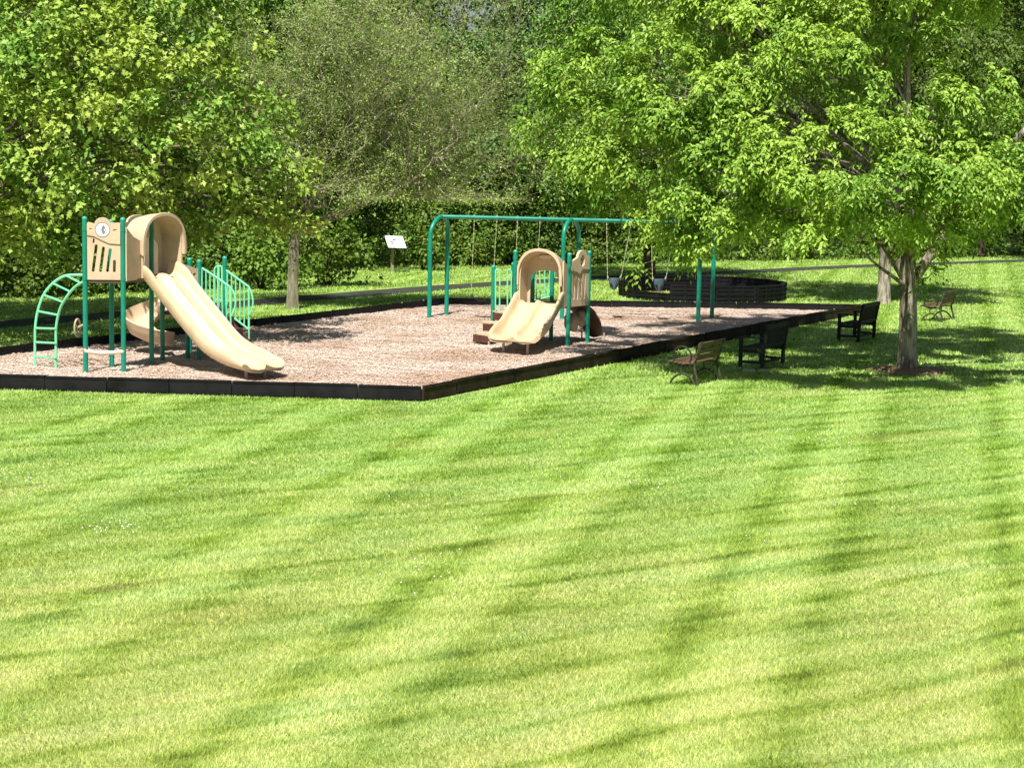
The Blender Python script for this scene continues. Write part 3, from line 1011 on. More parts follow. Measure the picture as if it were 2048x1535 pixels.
# curved slide behind
pth = smooth_path([V((-6.75, 38.55, 1.02)), V((-6.95, 39.0, 0.92)), V((-7.35, 39.25, 0.78)), V((-7.75, 38.95, 0.62)), V((-7.78, 38.45, 0.48)), V((-7.45, 38.1, 0.36)), V((-7.05, 38.02, 0.28)), V((-6.72, 38.15, 0.25))], 5)
rings = []
for i, q in enumerate(pth):
    tg = (pth[min(i + 1, len(pth) - 1)] - pth[max(i - 1, 0)])
    tg.z = 0
    tg.normalize()
    side = V((-tg.y, tg.x, 0))      # left = inner of the anticlockwise curve
    e = i / (len(pth) - 1)
    q = V((-7.28 + (q.x + 7.3) * 0.62, 38.5 + (q.y - 38.5) * 0.62, q.z * 0.85 + 0.10))
    sec = [(-0.36, 0.44 - 0.2 * e), (-0.32, 0.455 - 0.2 * e), (-0.29, 0.2), (-0.2, 0.05), (-0.08, 0.0), (0.08, 0.0), (0.2, 0.05), (0.25, 0.16), (0.28, 0.17), (0.29, 0.12), (0.22, 0.0), (0.09, -0.045), (-0.09, -0.045), (-0.23, 0.01), (-0.30, 0.18)]
    rings.append([q + side * s_ * 0.95 + Z * h_ for s_, h_ in sec])
cs = MB().loft(rings).build('curved_slide', M['tan'], t1, angle=50)
for q in (V((-7.10, 38.2, 0)), V((-7.45, 38.85, 0))):
    MB().tube([q - Z * 0.05, q + Z * (0.26 if q.y < 38.5 else 0.68)], 0.03, 8).build('support_leg', M['leg'], cs)

# ---- small structure
t2 = thing('play_structure', (0.6, 42.2, 0), 'small tan and green play structure with short double slide facing the lawn', 'play structure', 'play structures')
Q = dict(a=V((-0.46, 42.4, 0)), b=V((0.02, 41.75, 0)), c=V((0.42, 42.5, 0)), d=V((0.86, 42.75, 0)), e=V((1.21, 41.72, 0)), f=V((1.67, 42.4, 0)), g=V((-0.02, 42.95, 0)), h=V((1.3, 43.2, 0)))
D2 = 0.98
for k, h in (('a', 1.76), ('b', 2.14), ('c', 1.95), ('d', 1.95), ('e', 2.10), ('f', 2.12), ('g', 1.8)):
    post(Q[k].x, Q[k].y, h, t2)
slab('deck', [Q['b'], V((1.2, 41.72, 0)), Q['f'], Q['h'], Q['g']], D2, 0.07, M['deck'], t2)
S2T = V((0.57, 41.66, 0))
S2E = V((0.02, 40.02, 0))
sl2, U2, W2 = double_slide(t2, S2T - (S2E - S2T).normalized() * 0.06, S2E, D2 + 0.02, 0.40, 1.0, M['slide'], 0.23)
hood(t2, S2T, U2, W2, D2, 0.96, 1.20, 0.42, M['tan'])
# walls right of the hood
a0 = S2T + W2 * 0.52 - U2 * 0.02
if a0.x < S2T.x:
    a0 = S2T - W2 * 0.52 - U2 * 0.02
b0 = Q['e'] - V((0.04, 0, 0))
Xs = (b0 - a0).normalized()
ws = (b0 - a0).length
plate('side_panel', [(0, -0.05), (ws, -0.02), (ws, 0.80), (ws * 0.9, 0.86), (ws * 0.4, 0.92), (0, 0.98)], [], 0.045, a0 + Z * D2, Xs, Z, M['tan'], t2)
X = (Q['f'] - Q['e']).normalized()
wd = (Q['f'] - Q['e']).length - 0.09
O = Q['e'] + X * 0.045 + Z * (D2 - 0.04)
outer = [(0, 0), (wd, 0), (wd, 1.08), (wd * 0.86, 1.10)] + [(wd * 0.6 + 0.19 * math.cos(a), 1.08 + 0.15 * math.sin(a)) for a in [math.pi * k / 8 for k in range(9)]] + [(wd * 0.2, 1.04), (0, 1.0)]
pp = plate('slotted_panel', outer, [slot(wd * (0.17 + 0.2 * k), 0.18, wd * (0.19 + 0.2 * k), 0.68, 0.03) for k in range(4)] + [circle(wd * 0.6, 1.0, 0.085, 0.12)], 0.045, O, X, Z, M['tan'], t2)
nF = X.cross(Z)
plate('fascia', [(0.0, 0.80), (wd * 0.3, 0.76), (wd * 0.45, 0.70), (wd * 0.6, 0.82), (wd, 0.80), (wd, 1.08), (wd * 0.86, 1.10)] + outer[4:], [circle(wd * 0.6, 1.0, 0.095, 0.13)], 0.02, O + nF * 0.034, X, Z, M['tan'], pp)
# back guard rail seen through the hood
picket(t2, 'guard_rail', [at(1056, 528, 42.95), at(1112, 528, 43.1)], [at(1066, 601, 42.95), at(1104, 592, 43.1)], 6)
picket(t2, 'guard_rail', [at(1038, 528, 42.2), at(1050, 528, 42.7)], [at(1038, 612, 42.2), at(1050, 606, 42.7)], 2)
# hand loops at the steps
for (x0, x1, yb, Y) in ((991, 1000, 621, 42.3), (1015, 1023, 625, 42.8)):
    lp = [at(x0, yb - 4, Y), at(x0, 548, Y), at(x0 + 1, 541, Y), at((x0 + x1) / 2, 539, Y), at(x1 - 0.5, 543, Y), at(x1, 550, Y), at(x1 - 1, yb, Y)]
    MB().tube(smooth_path(lp, 4), 0.018, 8).tube([lp[0], lp[-1]], 0.016, 8).build('hand_loop', M['mint'], t2)
# steps climbing in from the left
stp = MB()
dirs = V((0.78, 0.62, 0))
per = V((-0.62, 0.78, 0))
s0 = V((-0.62, 41.9, 0))
trd = MB()
for k in range(3):
    c = s0 + dirs * (0.27 * k)
    trd.box(c + Z * (0.30 + 0.23 * k), (dirs, per, Z), (0.14, 0.28, 0.015))
    stp.box(c - dirs * 0.12 + Z * (0.19 + 0.23 * k), (dirs, per, Z), (0.01, 0.27, 0.08))
    stp.box(c - per * 0.285 + Z * (0.20 + 0.23 * k), (dirs, per, Z), (0.125, 0.012, 0.08))
sp2 = stp.build('stair', M['brownplastic'], t2, smooth=False, bevel=0.004)
trd.build('tread', M['tan'], sp2, smooth=False, bevel=0.004)
for s_ in (-0.3, 0.3):
    q = s0 + per * s_ - dirs * 0.12
    MB().tube([q - Z * 0.05, q + Z * 0.16], 0.02, 8).build('support_leg', M['leg'], sp2)
# leaning climbing wall with a moulded boulder
wl = [V((1.12, 42.75, D2 - 0.02)), V((1.62, 42.55, D2 - 0.02)), V((2.12, 43.25, 0.22)), V((1.62, 43.5, 0.22))]
n_ = (wl[1] - wl[0]).cross(wl[3] - wl[0]).normalized()
grid = []
for j in range(9):
    row = []
    for i in range(7):
        ii = 0.5 + (i / 6 - 0.5) * (1.0 - 0.35 * max(0, (j - 5) / 3) ** 2)
        p0 = wl[0].lerp(wl[1], ii).lerp(wl[3].lerp(wl[2], ii), j / 8)
        row.append(p0 + n_ * (0.13 * math.sin(j / 8 * math.pi) - 0.06 * math.sin(i / 6 * math.pi) + random.uniform(-0.012, 0.012)))
    grid.append(row + [q - n_ * 0.05 for q in reversed(row)])
cw = MB().loft(grid).build('climbing_wall', M['brownramp'], t2, angle=50)
for q in (wl[2], wl[3]):
    MB().tube([V((q.x - 0.04, q.y - 0.03, -0.05)), V((q.x - 0.04, q.y - 0.03, 0.25))], 0.018, 8).build('support_leg', M['leg'], cw)


def boulder(c, rx, ry, rz, seed):
    rr = random.Random(seed)
    bm = bmesh.new()
    bmesh.ops.create_icosphere(bm, subdivisions=3, radius=1)
    ks = [V((rr.gauss(0, 1), rr.gauss(0, 1), rr.gauss(0, 1))).normalized() for _ in range(10)]
    for v in bm.verts:
        d = v.co.normalized()
        cut = min(0.82 + 0.1 * rr.random() * 0 + 0.0, 1)
        r_ = 1.0
        for kk in ks:
            dd = d.dot(kk)
            if dd > 0.55:
                r_ = min(r_, 0.80 / dd)
        v.co = V((d.x * rx, d.y * ry, d.z * rz)) * r_ + c
    me_ = bpy.data.meshes.new('boulder')
    bm.to_mesh(me_)
    bm.free()
    me_.polygons.foreach_set('use_smooth', [True] * len(me_.polygons))
    me_.set_sharp_from_angle(angle=math.radians(28))
    return me_


link_mesh('boulder_hold', boulder(at(1143, 644, 42.45), 0.19, 0.2, 0.24, 3), M['rock'], cw)
link_mesh('boulder_hold', boulder(at(1161, 635, 42.55), 0.18, 0.2, 0.22, 5), M['rock'], cw)

# ------------------------------------------------------------------ swing set
BL, BR_ = at(884, 433, 48.75), at(1409, 446, 49.1)
sw = thing('swing_frame', (BL.x, BL.y, 0), 'long green steel swing frame with three arched leg pairs', 'swing frame')
bv = (BR_ - BL)
MB().tube([BL - bv.normalized() * 0.03, BR_ + bv.normalized() * 0.03], 0.052, 14).build('top_bar', M['green'], sw)
for (fx, fy, rx, ry, q) in ((-2.14, 48.25, -1.74, 49.25, 0.0), (1.24, 48.4, 1.66, 49.4, 0.492), (4.73, 48.5, 5.20, 49.65, 1.0)):
    tc = BL.lerp(BR_, q) - Z * 0.004
    pa, pb = V((fx, fy, -0.1)), V((rx, ry, -0.1))
    h = tc.z
    pts = [pa, V((fx, fy, 0.6)), V((fx, fy, 1.4))]
    mid = (V((fx, fy, 0)) + V((rx, ry, 0))) / 2
    mid.x += (tc.x - mid.x) * 0.9
    fa, fb = V((fx, fy, 0)), V((rx, ry, 0))
    arc = []
    for k in range(15):
        a = math.pi * k / 14
        cx_ = fa.lerp(fb, 0.5 - 0.5 * math.cos(a))
        cx_ += (mid - (fa + fb) / 2) * math.sin(a)
        arc.append(V((cx_.x, cx_.y, h - 0.42 + 0.42 * math.sin(a))))
    leg = [pa, fa + Z * 0.9, fa + Z * 1.7] + arc + [fb + Z * 1.7, fb + Z * 0.9, pb]
    lg = MB().tube(leg, 0.056, 12).build('arched_leg', M['green'], sw)
    MB().tube([fb + Z * 1.85, fb + Z * 2.0], 0.064, 12).build('collar', M['green'], lg)


def chain(mb, a, b, r_=0.011):
    """Chain drawn as alternating flat links."""
    n_ = max(4, int((b - a).length / 0.055))
    d = (b - a).normalized()
    s1 = d.cross(V((0, 1, 0))).normalized()
    s2 = d.cross(s1)
    for k in range(n_):
        p0, p1 = a.lerp(b, k / n_), a.lerp(b, (k + 1.15) / n_)
        s_ = s1 if k % 2 else s2
        mb.tube([p0, (p0 + p1) / 2 + s_ * 0.008, p1], r_ * 0.62, 4)
        mb.tube([p0, (p0 + p1) / 2 - s_ * 0.008, p1], r_ * 0.62, 4)


def barpt(x):
    lo, hi = 0.0, 1.0
    for _ in range(30):
        mdd = (lo + hi) / 2
        p_ = BL.lerp(BR_, mdd)
        if CX + F * p_.x / p_.y < x + 1.5:
            lo = mdd
        else:
            hi = mdd
    return BL.lerp(BR_, lo)


def swing(x0, x1, y0, y1, yseat, bucket, label):
    a, b = barpt(x0), barpt(x1)
    e, g = at(y0, yseat, 48.85), at(y1, yseat, 48.95)
    t_ = thing('bucket_swing' if bucket else 'belt_swing', ((a.x + b.x) / 2, (a.y + b.y) / 2, 0), label, 'swing', 'swings on the green frame')
    for p_, q_ in ((a, e), (b, g)):
        mb = MB()
        chain(mb, p_ - Z * 0.10, q_)
        c_ = mb.build('chain', M['chain'], t_)
        MB().tube([p_ - Z * 0.062, p_ + Z * 0.062], 0.03, 8).tube([p_ - Z * 0.12, p_ - Z * 0.05], 0.018, 8).build('hanger', M['leg'], c_)
    if not bucket:
        n_ = 13
        rings_ = []
        for k in range(n_):
            f = k / (n_ - 1)
            c_ = e.lerp(g, f) - Z * (0.17 * math.sin(math.pi * f) ** 0.8)
            hw = 0.07
            rings_.append([c_ + V((0, -hw, 0.006)), c_ + V((0, hw, 0.006)), c_ + V((0, hw, -0.012)), c_ + V((0, -hw, -0.012))])
        MB().loft(rings_).build('seat', M['belt'], t_)
    else:
        c_ = (e + g) / 2
        rings_ = []
        kq = 0.86
        for (rx, ry, dz) in ((0.150, 0.13, 0.06), (0.165, 0.145, 0.055), (0.160, 0.14, 0.0), (0.145, 0.13, -0.10), (0.115, 0.115, -0.20), (0.055, 0.10, -0.27), (0.02, 0.06, -0.29)):
            rings_.append([c_ + V((rx * kq * math.cos(2 * math.pi * k / 18), ry * kq * math.sin(2 * math.pi * k / 18), dz * kq)) for k in range(18)])
        for (rx, ry, dz) in ((0.015, 0.05, -0.265), (0.05, 0.085, -0.245), (0.10, 0.10, -0.19), (0.13, 0.115, -0.10), (0.14, 0.12, 0.0), (0.142, 0.122, 0.055)):
            rings_.append([c_ + V((rx * kq * math.cos(2 * math.pi * k / 18), ry * kq * math.sin(2 * math.pi * k / 18), dz * kq)) for k in range(18)])
        rings_.append(rings_[0])
        s_ = MB().loft(rings_, caps=False).build('seat', M['rubber'], t_)
        for sx in (-1, 1):
            MB().tube([c_ + V((sx * 0.086, -0.10, -0.09)), c_ + V((sx * 0.075, -0.108, -0.115)), c_ + V((sx * 0.055, -0.102, -0.15))], 0.03, 8).build('leg_hole_shade', M['belt'], s_)  # solid dark tube stands in for the shade inside the leg opening
        for q_, sx in ((e, -1), (g, 1)):
            MB().tube([q_ + Z * 0.12, c_ + V((sx * 0.15, -0.08, 0.05))], 0.008, 5).tube([q_ + Z * 0.12, c_ + V((sx * 0.15, 0.08, 0.05))], 0.008, 5).build('hanger_strap', M['leg'], s_)


swing(941, 986, 942, 984, 588, False, 'black belt swing beside the leftmost frame leg')
swing(1027, 1072, 1029, 1071, 590, False, 'belt swing hanging behind the small play structure')
swing(1205, 1253, 1215, 1241, 560, True, 'grey blue bucket swing next to the middle frame leg')
swing(1294, 1341, 1305, 1331, 562, True, 'grey blue bucket swing in front of the black ring, under leaves')

# ------------------------------------------------------------------ black ring of stacked timbers
pc = V((5.82, 58.55, 0))
pit = thing('ring_pit', pc, 'round pit walled with stacked black plastic timbers behind the swings', 'pit')
NS = 12
RP = 2.55
for k in range(NS):
    a0, a1 = 2 * math.pi * (k - 0.5) / NS - 0.22, 2 * math.pi * (k + 0.5) / NS - 0.22
    p0, p1 = pc + V((RP * math.cos(a0), RP * math.sin(a0), 0)), pc + V((RP * math.cos(a1), RP * math.sin(a1), 0))
    X = (p1 - p0).normalized()
    nr = V((X.y, -X.x, 0))
    low = k in (8,)
    mb = MB()
    for lv in range(1 if low else 2):
        z0 = lv * 0.26
        c = (p0 + p1) / 2 + Z * (z0 + 0.13) + nr * (0.012 * (lv % 2))
        hl = (p1 - p0).length / 2 - 0.006
        mb.box(c, (X, nr, Z), (hl, 0.035, 0.128))
        for zz in (-0.112, 0.0, 0.112):
            mb.box(c + Z * zz, (X, nr, Z), (hl - 0.001, 0.055, 0.018))
        for xx in (-hl + 0.03, -hl * 0.33, hl * 0.33, hl - 0.03):
            mb.box(c + X * xx, (X, nr, Z), (0.03, 0.052, 0.127))
    mb.build('wall_panel', M['black'] if not low else M['timber'], pit, smooth=False)
MB().tube([pc + Z * 0.003, pc + Z * 0.012], RP - 0.05, 24).build('pit_floor', M['litter'], pit)

# ------------------------------------------------------------------ sign
sg = thing('info_sign', (-4.37, 68.1, 0), 'slanted white information board on a grey wooden post by the shrubs', 'sign')
MB().box(V((-4.37, 68.15, 0.40)), (V((1, 0, 0)), V((0, 1, 0)), Z), (0.055, 0.045, 0.48)).build('post', M['signpost'], sg, bevel=0.008)
Yb = V((-0.28, 0.72, 0.64)).normalized()
Xb = V((1, 0, -0.02)).normalized()
Ob = at(791, 484, 67.95)
MB().box(Ob - Xb.cross(Yb) * 0.02, (Xb, Yb, Xb.cross(Yb)), (0.33, 0.33, 0.018)).build('board_back', M['darkwood'], sg, bevel=0.005)
plate('board', rrect(-0.32, -0.31, 0.32, 0.31, 0.015), [], 0.012, Ob + Xb.cross(Yb) * 0.008, Xb, Yb, M['white'], sg, 0.003)

# ------------------------------------------------------------------ benches
LEN = V((0.473, 0.881, 0))      # along the border
FAC = V((-0.881, 0.473, 0))     # towards the play area


def iron_bench(label, L_=1.22, frame='iron', back='slatback', seat='slat'):
    t_ = thing('park_bench', (0, 0, 0), label, 'bench', 'benches beside the play area')
    sl_ = MB()
    for k in range(6):
        y = -0.18 + 0.083 * k
        z = 0.415 + 0.02 * abs(k - 2.2) ** 1.3 * 0.4
        sl_.box((0, y, z), (V((1, 0, 0)), V((0, 1, 0)), Z), (L_ / 2, 0.034, 0.014))
    sl_.build('seat', M[seat], t_, smooth=False, bevel=0.004)
    bk = MB()
    ty = V((0, -0.24, 0.97)).normalized()
    for k in range(3):
        c = V((0, -0.255, 0.53)) + ty * (0.125 * k)
        bk.box(c, (V((1, 0, 0)), ty, V((0, 0.97, 0.24)).normalized()), (L_ / 2, 0.052 if k < 2 else 0.045, 0.013))
    bk.build('backrest', M[back], t_, smooth=False, bevel=0.004)
    for sx in (-1, 1):
        x = sx * (L_ / 2 - 0.05)
        f = MB()
        rear = smooth_path([(x, -0.30, 0.0), (x, -0.27, 0.15), (x, -0.215, 0.36), (x, -0.235, 0.46), (x, -0.30, 0.66), (x, -0.355, 0.83)], 4)
        f.tube(rear, 0.026, 8)
        f.tube(smooth_path([(x, 0.27, 0.0), (x, 0.22, 0.11), (x, 0.10, 0.20), (x, -0.02, 0.22), (x, -0.15, 0.15), (x, -0.24, 0.02)], 4), 0.021, 8)
        f.tube([(x, -0.24, 0.385), (x, -0.1, 0.372), (x, 0.1, 0.385), (x, 0.27, 0.425)], 0.018, 8)
        f.tube([(x, 0.27, 0.425), (x, 0.31, 0.42), (x, 0.315, 0.39)], 0.024, 8)
        f.tube([(x, 0.05, 0.215), (x, 0.06, 0.38)], 0.015, 8)
        fo = f.build('end_frame', M[frame], t_)
        ring = [(x, 0.035 + 0.185 * math.cos(2 * math.pi * k / 24), 0.545 + 0.185 * math.sin(2 * math.pi * k / 24)) for k in range(24)]
        MB().tube(ring, 0.018, 8, closed=True).build('ring_arm', M['darkiron'], fo)
    return t_


def wood_bench(label, mat, L_=1.25):
    t_ = thing('garden_bench', (0, 0, 0), label, 'bench', 'benches beside the play area')
    e = (V((1, 0, 0)), V((0, 1, 0)), Z)
    for sx in (-1, 1):
        x = sx * (L_ / 2 - 0.035)
        MB().box((x, 0.24, 0.31), e, (0.035, 0.035, 0.31)).build('leg', mat, t_, bevel=0.005)
        MB().beam((x, -0.24, 0), (x, -0.25, 0.42), 0.07, 0.07, (0, 1, 0)).beam((x, -0.25, 0.42), (x, -0.335, 0.90), 0.068, 0.066, (0, 1, 0)).build('leg', mat, t_, bevel=0.004)
        MB().box((x, -0.01, 0.635), e, (0.042, 0.30, 0.014)).build('arm', mat, t_, bevel=0.005)
        MB().box((x, 0.0, 0.36), e, (0.018, 0.21, 0.04)).box((x, 0.0, 0.13), e, (0.016, 0.21, 0.025)).build('side_rail', mat, t_, bevel=0.003)
    s_ = MB()
    for k in range(6):
        s_.box((0, -0.2 + 0.088 * k, 0.415), e, (L_ / 2 - 0.075, 0.036, 0.013))
    s_.build('seat', mat, t_, smooth=False, bevel=0.003)
    b_ = MB()
    b_.box((0, -0.328, 0.865), e, (L_ / 2 - 0.06, 0.022, 0.045)).box((0, -0.262, 0.475), e, (L_ / 2 - 0.07, 0.02, 0.03))
    for k in range(13):
        x = (k - 6) * (L_ - 0.2) / 13
        b_.beam((x, -0.264, 0.49), (x, -0.326, 0.84), 0.05, 0.016, (0, 1, 0))
    b_.build('backrest', mat, t_, smooth=False, bevel=0.003)
    MB().box((0, -0.235, 0.14), e, (L_ / 2 - 0.07, 0.016, 0.025)).build('stretcher', mat, t_, bevel=0.003)
    return t_


def put(o, rearnear, L_, turn=0):
    """Place a bench by the foot of its rear leg at the end nearer the lawn."""
    X = -LEN
    ang = math.atan2(FAC.y, FAC.x) - math.pi / 2 + turn
    rot = Matrix.Rotation(ang, 3, 'Z')
    # local rear near foot: local x axis maps to ang direction
    lx = rot @ V((1, 0, 0))
    sgn = -1 if lx.dot(LEN) > 0 else 1
    foot = rot @ V((sgn * (L_ / 2 - 0.05), -0.27, 0))
    o.rotation_euler = (0, 0, ang)
    o.location = V(rearnear) - foot


b1 = iron_bench('weathered slatted bench with ring arms in the sun nearest the lawn')
put(b1, (3.45, 35.3, 0), 1.22)
b4 = copy_tree(b1)
b4['label'] = 'slatted bench with ring arms right of the front tree trunk'
put(b4, (11.50, 50.9, 0), 1.22)
b2 = wood_bench('dark grey wooden garden bench in tree shade beside the slatted bench', M['darkwood'])
put(b2, (5.12, 38.45, 0), 1.25)
b3 = wood_bench('black wooden garden bench at the far corner of the border', M['blackwood'])
put(b3, (8.20, 44.75, 0), 1.25)
for (x, y, s_, lb) in ((1495, 742, 0.13, 'pale flat stone under the front leg of the dark grey bench'), (1525, 744, 0.11, 'smaller pale flat stone under the rear leg of the dark grey bench')):
    c = at(x, y, 38.2)
    c.z = 0.02
    rr = [V((c.x + s_ * (1 + 0.15 * math.sin(3 * k)) * math.cos(k * math.pi / 5), c.y - 0.25 + s_ * 0.8 * math.sin(k * math.pi / 5), 0)) for k in range(10)]
    o = MB().loft([[q + Z * 0.0 for q in rr], [q + Z * 0.05 for q in rr]]).build('flat_stone', M['stone'], None, bevel=0.008)
    tag(o, lb, 'stone')

# ------------------------------------------------------------------ trees
STAR = []
for k in range(11):
    a = math.pi * (k / 10 * 2 - 1) * 0.93
    rr = (0.52, 0.26, 0.46, 0.24, 0.50, 0.5, 0.50, 0.24, 0.46, 0.26, 0.52)[k]
for (x, y) in ((0, 0), (0.10, -0.30), (0.27, -0.16), (0.36, -0.50), (0.55, -0.24), (1.0, 0.0), (0.55, 0.24), (0.36, 0.50), (0.27, 0.16), (0.10, 0.30)):
    STAR.append((x, y * 1.0, -0.10 * abs(y) * 2 - 0.15 * x * x))
STARF = [(0, 1, 2), (0, 2, 3), (0, 3, 4), (0, 4, 5), (0, 5, 6), (0, 6, 7), (0, 7, 8), (0, 8, 9)]
LEAF = [(0, 0, 0), (0.45, -0.22, -0.06), (1.0, 0, -0.20), (0.45, 0.22, -0.06)]
LEAFF = [(0, 1, 2), (0, 2, 3)]
BROAD = [(0, 0, 0), (0.35, -0.36, -0.05), (1.0, 0, -0.15), (0.35, 0.36, -0.05)]


def unit(a):
    return a / np.maximum(np.linalg.norm(a, axis=1, keepdims=True), 1e-6)


def scatter(tv, P_, D_, U_, S_):
    """Place template tv at P_, x axis along D_, z axis near U_, size S_."""
    X_ = unit(D_)
    Y_ = unit(np.cross(U_, X_))
    Z_ = np.cross(X_, Y_)
    t_ = np.array(tv)
    out = P_[:, None, :] + (t_[None, :, 0:1] * X_[:, None] + t_[None, :, 1:2] * Y_[:, None] + t_[None, :, 2:3] * Z_[:, None]) * S_[:, None, None]
    return out.reshape(-1, 3)


def foliage(lobes, kind, size, dens, axis, rng, droop=0.35, shell=0.5, spread=0.26, mcf=9):
    """Leaf positions: each lobe is filled with short leafy shoots, thickest near its skin."""
    Vs = []
    tips = []
    for (cx, cy, cz, rx, rz) in lobes:
        n = max(6, int(dens * rx * rx * (0.4 + 0.6 * rz / rx)))
        mc = max(5, int(mcf * rx))
        cd = unit(rng.normal(size=(mc, 3)))
        cr = rng.uniform(0.80, 1.18, mc)
        wh = rng.integers(0, mc, n)
        d = unit(cd[wh] + rng.normal(size=(n, 3)) * spread)
        crr = cr[wh]
        # underside thinner
        keep = (d[:, 2] > -0.35) | (rng.random(n) < 0.30)
        d = d[keep]
        crr = crr[keep]
        n = len(d)
        rad = shell + (1.08 - shell) * rng.random(n) ** 0.6
        rad *= crr
        rad *= 1 + 0.12 * np.sin(d[:, 0] * 5 + cx) * np.sin(d[:, 1] * 5 + cy) + 0.10 * np.sin(d[:, 2] * 7 + cx * 3)
        Pp = np.array([cx, cy, cz]) + d * rad[:, None] * np.array([rx, rx, rz])
        out = unit(d * 0.8 + unit(Pp - np.array([axis[0], axis[1], cz])) * 0.6 + rng.normal(size=(n, 3)) * 0.35)
        tips.append((np.array([cx, cy, cz]), Pp))
        if kind == 'ash':
            k_l, step = 3, 7
            for q in range(k_l):           # compound leaves: leaflets in pairs on an arching stalk
                rd = unit(out + rng.normal(size=(n, 3)) * 0.75)
                st = Pp + rng.normal(size=(n, 3)) * size * 0.9
                for j in range(step):
                    f = j / (step - 1)
                    pos_ = st + rd * (size * 2.3 * f) + np.array([0, 0, -1]) * (size * (1.5 * f * f))[..., None] if False else st + rd * (size * 2.3 * f) + np.array([[0, 0, -1.0]]) * (size * 0.95 * f * f)
                    side = unit(np.cross(rd, np.array([[0, 0, 1.0]])))
                    sg_ = 0 if j == step - 1 else (1 if j % 2 else -1)
                    dd = rd * 0.5 + side * sg_ * 0.9 + np.array([[0, 0, -droop - 0.5 * f]]) + rng.normal(size=(n, 3)) * 0.22
                    up = np.array([[0, 0, 1.0]]) + rd * 0.45 + rng.normal(size=(n, 3)) * 0.6
                    Vs.append(scatter(LEAF, pos_, dd, up, size * rng.uniform(0.75, 1.2, n)))
        elif kind == 'maple':
            for q in range(5):
                sp_ = rng.normal(size=(n, 3))
                dd = out * 0.45 + sp_ * 0.6 + np.array([[0, 0, -droop]])
                up = np.array([[0, 0, 0.9]]) + out * 0.7 + rng.normal(size=(n, 3)) * 0.6
                Vs.append(scatter(STAR, Pp + sp_ * size * 0.55, dd, up, size * rng.uniform(0.6, 1.25, n)))
        else:
            for q in range(5):
                sp_ = rng.normal(size=(n, 3))
                dd = out * 0.6 + sp_ * 0.6 + np.array([[0, 0, -droop]])
                up = np.array([[0, 0, 0.8]]) + out * 0.5 + rng.normal(size=(n, 3)) * 0.5
                Vs.append(scatter(BROAD, Pp + out * (size * 0.9 * q)[..., None] * 0.5 if False else Pp + out * (size * 0.45 * q) + sp_ * size * 0.5, dd, up, size * rng.uniform(0.6, 1.3, n)))
    return np.concatenate(Vs), tips


def crown_mesh(verts, kind):
    if kind == 'maple':
        return fast_mesh('crown', verts, len(STAR), STARF)
    return fast_mesh('crown', verts, 4, LEAFF)


def trunk_line(base, lean, h, wob, rng, n=9):
    out = []
    for i in range(n):
        f = i / (n - 1)
        out.append(V((base[0] + lean[0] * f + wob * math.sin(f * 5 + base[0]) * f, base[1] + lean[1] * f + wob * math.cos(f * 4 + base[1]) * f, -0.1 + (h + 0.1) * f)))
    return out


def tree(name, base, r0, h, fork, lobes, kind, size, dens, mleaf, mbark, label, cat='tree', group=None, lean=(0, 0), droop=0.35, twigs=6, seed=1, shell=0.5, limb_r=0.42, tw_r=0.012, spread=0.26, mcf=9, limbs=()):
    rng = np.random.default_rng(seed)
    t_ = thing(name, (base[0], base[1], 0), label, cat, group)
    tl = trunk_line(base, lean, h, 0.12, rng)
    n = len(tl)
    rad = []
    for i, q in enumerate(tl):
        f = i / (n - 1)
        rr = r0 * (1 - 0.12 * min(1, q.z / max(fork, 0.1))) if q.z <= fork else r0 * 0.80 * max(0.10, 1 - (q.z - fork) / (h - fork + 0.01) * 0.9)
        rad.append(rr)
    # finer rings near the foot for the root flare
    foot = [tl[0].lerp(tl[1], q) for q in (0, 0.12, 0.25, 0.5)]
    tr = MB().tube(foot + tl[1:], [r0 * 1.5, r0 * 1.22, r0 * 1.08, r0 * 1.0] + rad[1:], 12)
    verts, tips = foliage(lobes, kind, size, dens, base, rng, droop, shell, spread, mcf)

    def on_trunk(z):
        z = max(min(z, h * 0.97), 0.2)
        for i in range(n - 1):
            if tl[i].z <= z <= tl[i + 1].z:
                f = (z - tl[i].z) / (tl[i + 1].z - tl[i].z)
                return tl[i].lerp(tl[i + 1], f), rad[i] * (1 - f) + rad[i + 1] * f
        return tl[-1], rad[-1]
    br = tr
    for pl, ra, rb in limbs:
        pl = smooth_path(pl, 5)
        tr.tube(pl, [ra + (rb - ra) * k / (len(pl) - 1) for k in range(len(pl))], 10)
    for (c, Pp) in tips:
        c = V(c)
        hd = math.hypot(c.x - base[0], c.y - base[1])
        z0 = max(fork * rng.uniform(1.05, 1.75), c.z - hd * rng.uniform(0.5, 0.9))
        s_, rs = on_trunk(min(z0, c.z + 0.3 if c.z > fork else fork * 1.1))
        midp = s_.lerp(c, 0.5) + V((rng.normal() * 0.12, rng.normal() * 0.12, 0.12 * hd + rng.normal() * 0.1))
        rl = min(rs * 0.75, r0 * limb_r * (0.5 + 0.1 * hd))
        pl = bez(s_, midp, c, 8)
        tr.tube(pl, [rl * (1 - 0.8 * k / 7) for k in range(8)], 7)
        if twigs:
            for k in rng.choice(len(Pp), min(len(Pp), twigs), replace=False):
                st = pl[int(rng.integers(3, 8))]
                e = V(Pp[k])
                br.tube(bez(st, st.lerp(e, 0.5) + V((0, 0, 0.08)), e, 4), [tw_r, tw_r * 0.8, tw_r * 0.6, tw_r * 0.3], 4, cap=False)
    tr.build('trunk', mbark, t_)
    link_mesh('crown', crown_mesh(verts, kind), mleaf, t_)
    return t_


